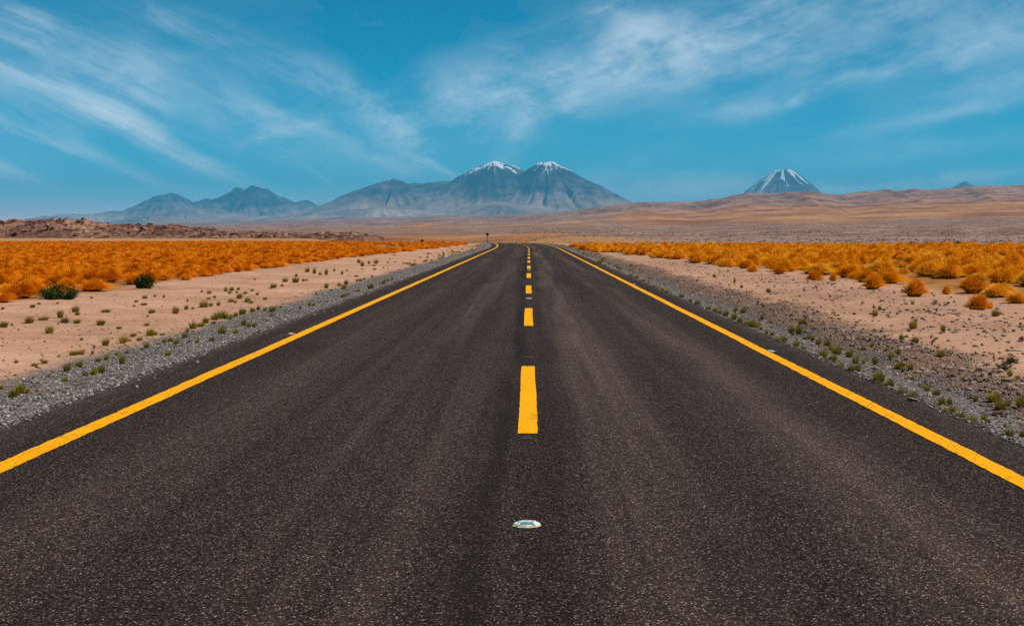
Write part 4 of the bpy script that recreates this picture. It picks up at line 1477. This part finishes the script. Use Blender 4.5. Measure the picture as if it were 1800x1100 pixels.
def stud(la, y, label, group, body=None, lens=None, s=1.0, seed=0):
    r = random.Random(seed)
    e = bpy.data.objects.new('road_stud', None)
    e.empty_display_size = .1
    link(e)
    e.location = (la + float(road_x(y)), y, float(road_z(y)) + .004)
    e.scale = (s, s * 1.15, s * .72)
    tag(e, label, 'road stud', group)
    # adhesive pad, squeezed out unevenly
    base, top = [], []
    for i in range(28):
        a = 2 * math.pi * i / 28
        k = 1 + r.uniform(-.07, .07)
        if math.sin(a) < -.2:
            k *= 1 + r.uniform(0, .12)
        base.append((math.cos(a) * .076 * k, math.sin(a) * .068 * k, 0))
        top.append((math.cos(a) * .070 * k, math.sin(a) * .061 * k, .006))
    V, F = loft([base, top])
    link(bpy.data.objects.new('adhesive_pad', mesh_from('adhesive_pad', V, F, M_EPOXY)), e)
    # oval white shell with a raised wedge
    V, F = loft([rrect(.146, .104, .004, 2.3), rrect(.142, .100, .011, 2.3), rrect(.122, .088, .015, 2.6)])
    sh = link(bpy.data.objects.new('shell', mesh_from('shell', V, F, body or M_WHITE)), e)
    hw, ht = .050, .040
    pts = [(-hw, -.046, .013), (hw, -.046, .013), (hw, .046, .013), (-hw, .046, .013), (-ht, -.012, .030), (ht, -.012, .030), (ht, .012, .030), (-ht, .012, .030)]
    link(bpy.data.objects.new('body', mesh_from('body', pts, [(0, 1, 5, 4), (1, 2, 6, 5), (2, 3, 7, 6), (3, 0, 4, 7), (4, 5, 6, 7)], body or M_WHITE)), e)
    # lens on each sloping face, slightly proud
    for sg in (-1, 1):
        def on(u, v):  # u across, v up the face
            w_ = hw + (ht - hw) * v
            q = (u * w_, sg * (.046 + (.012 - .046) * v), .013 + .017 * v)
            return Vector(q) + Vector((0, sg * .45, .9)).normalized() * .0022
        c = [on(-.84, .12), on(.84, .12), on(.78, .80), on(-.78, .80)]
        if sg > 0:
            c = c[::-1]
        bk = [v - Vector((0, sg * .45, .9)).normalized() * .004 for v in c]
        V = [tuple(v) for v in bk + c]
        link(bpy.data.objects.new('lens', mesh_from('lens', V, [(4, 5, 6, 7), (0, 1, 5, 4), (1, 2, 6, 5), (2, 3, 7, 6), (3, 0, 4, 7)], lens or M_LENS)), e)
    for sx in (-1, 1):
        ring = [(sx * .034 + math.cos(a * math.pi / 4) * .0042, math.sin(a * math.pi / 4) * .0042, .0295) for a in range(8)]
        ring2 = [(x_, y_, .0322) for x_, y_, _ in ring]
        V, F = loft([ring, ring2])
        link(bpy.data.objects.new('rivet', mesh_from('rivet', V, F, M_BOLT)), e)
    return e


stud(-.012, 1 / 513 * FPX * EYE, 'white oval road stud with blue lens on the centre line, closest to the camera', None, seed=1)
stud(-.012, 31.6, 'white road stud between the second and third yellow centre dashes', None, seed=2)
stud(-.012, 55.9, 'small distant white road stud between the fourth and fifth centre dashes', None, seed=3)
stud(-.012, 79.9, 'faintest far white road stud on the centre line', None, seed=4)
stud(LINE_R + .10, 17.5, 'white road stud beside the right yellow edge line, closest of three there', None, s=.72, seed=5)
stud(LINE_R + .10, 40.4, 'white road stud beside the right yellow edge line, second of three', None, s=.72, seed=6)
stud(LINE_R + .10, 62.4, 'white road stud beside the right yellow edge line, farthest of three', None, s=.72, seed=7)
stud(LINE_L - .16, 20.5, 'red and white road stud beside the left yellow edge line', None, body=M_RED, lens=M_WHITE, s=.85, seed=8)


# traces of torn-off studs: small pale adhesive scars on the asphalt
def scar(la, y, w, d, seed, label):
    r = random.Random(seed)
    V, F = [], []
    for b in range(5):
        cx_, cy_ = r.uniform(-w, w) * .5, r.uniform(-d, d) * .4
        s0 = len(V)
        for i in range(9):
            a = 2 * math.pi * i / 9
            q = r.uniform(.5, 1.0)
            V.append((cx_ + math.cos(a) * w * .2 * q, cy_ + math.sin(a) * d * .35 * q, .0045 + b * .0004))
        F.append(tuple(range(s0, s0 + 9)))
    o = bpy.data.objects.new('adhesive_scar', mesh_from('adhesive_scar', V, F, M_SCAR))
    o.location = (la, y, 0)
    link(o, road)


scar(-.02, 10.08, .09, .05, 1, '')
scar(-.01, 16.7, .10, .12, 2, '')
scar(.0, 19.2, .08, .10, 3, '')

# ------------------------------------------------------------------ warning sign seen from behind
SX, SY = spot(856.6, 428.2)
sg = bpy.data.objects.new('road_sign', None)
link(sg)
sg.location = (SX, SY, float(ground_z(SX, SY)))
tag(sg, 'dark diamond road sign on a thin post at the far bend', 'road sign')
M_BACK = mat_plain('sign_back', (.035, .018, .014), .6, .3)
M_POST = mat_plain('sign_post', (.16, .075, .035), .7, .3)
H = 19.0 / FPX * SY
half = 3.0 / FPX * SY
cz = H - half
ring = []
for i in range(4):
    a = math.pi / 2 * i + math.pi / 2
    cx_, cz_ = math.cos(a) * (half - .04), math.sin(a) * (half - .04)
    for j in (-1, 0, 1):
        ring.append((cx_ + math.cos(a + j * .7) * .045, cz_ + math.sin(a + j * .7) * .045))
front = [(x_, -.012, cz + z_) for x_, z_ in ring]
back = [(x_, .012, cz + z_) for x_, z_ in ring]
n = len(ring)
V = front + back
F = [tuple(range(n)), tuple(range(2 * n - 1, n - 1, -1))] + [(i, n + i, n + (i + 1) % n, (i + 1) % n) for i in range(n)]
link(bpy.data.objects.new('panel', mesh_from('panel', V, F, M_BACK)), sg)
pw = .045
V = []
for z_ in (-.3, cz + half * .8):
    V += [(-pw, -.09, z_), (pw, -.09, z_), (pw, -.02, z_), (-pw, -.02, z_)]
link(bpy.data.objects.new('post', mesh_from('post', V, [(0, 1, 5, 4), (1, 2, 6, 5), (2, 3, 7, 6), (3, 0, 4, 7), (4, 5, 6, 7)], M_POST)), sg)
for z_ in (cz - half * .4, cz + half * .4):
    w_ = half * .45
    V = [(-w_, -.035, z_ - .03), (w_, -.035, z_ - .03), (w_, -.013, z_ - .03), (-w_, -.013, z_ - .03), (-w_, -.035, z_ + .03), (w_, -.035, z_ + .03), (w_, -.013, z_ + .03), (-w_, -.013, z_ + .03)]
    link(bpy.data.objects.new('bracket', mesh_from('bracket', V, [(3, 2, 1, 0), (0, 1, 5, 4), (1, 2, 6, 5), (2, 3, 7, 6), (3, 0, 4, 7), (4, 5, 6, 7)], M_BACK)), sg)
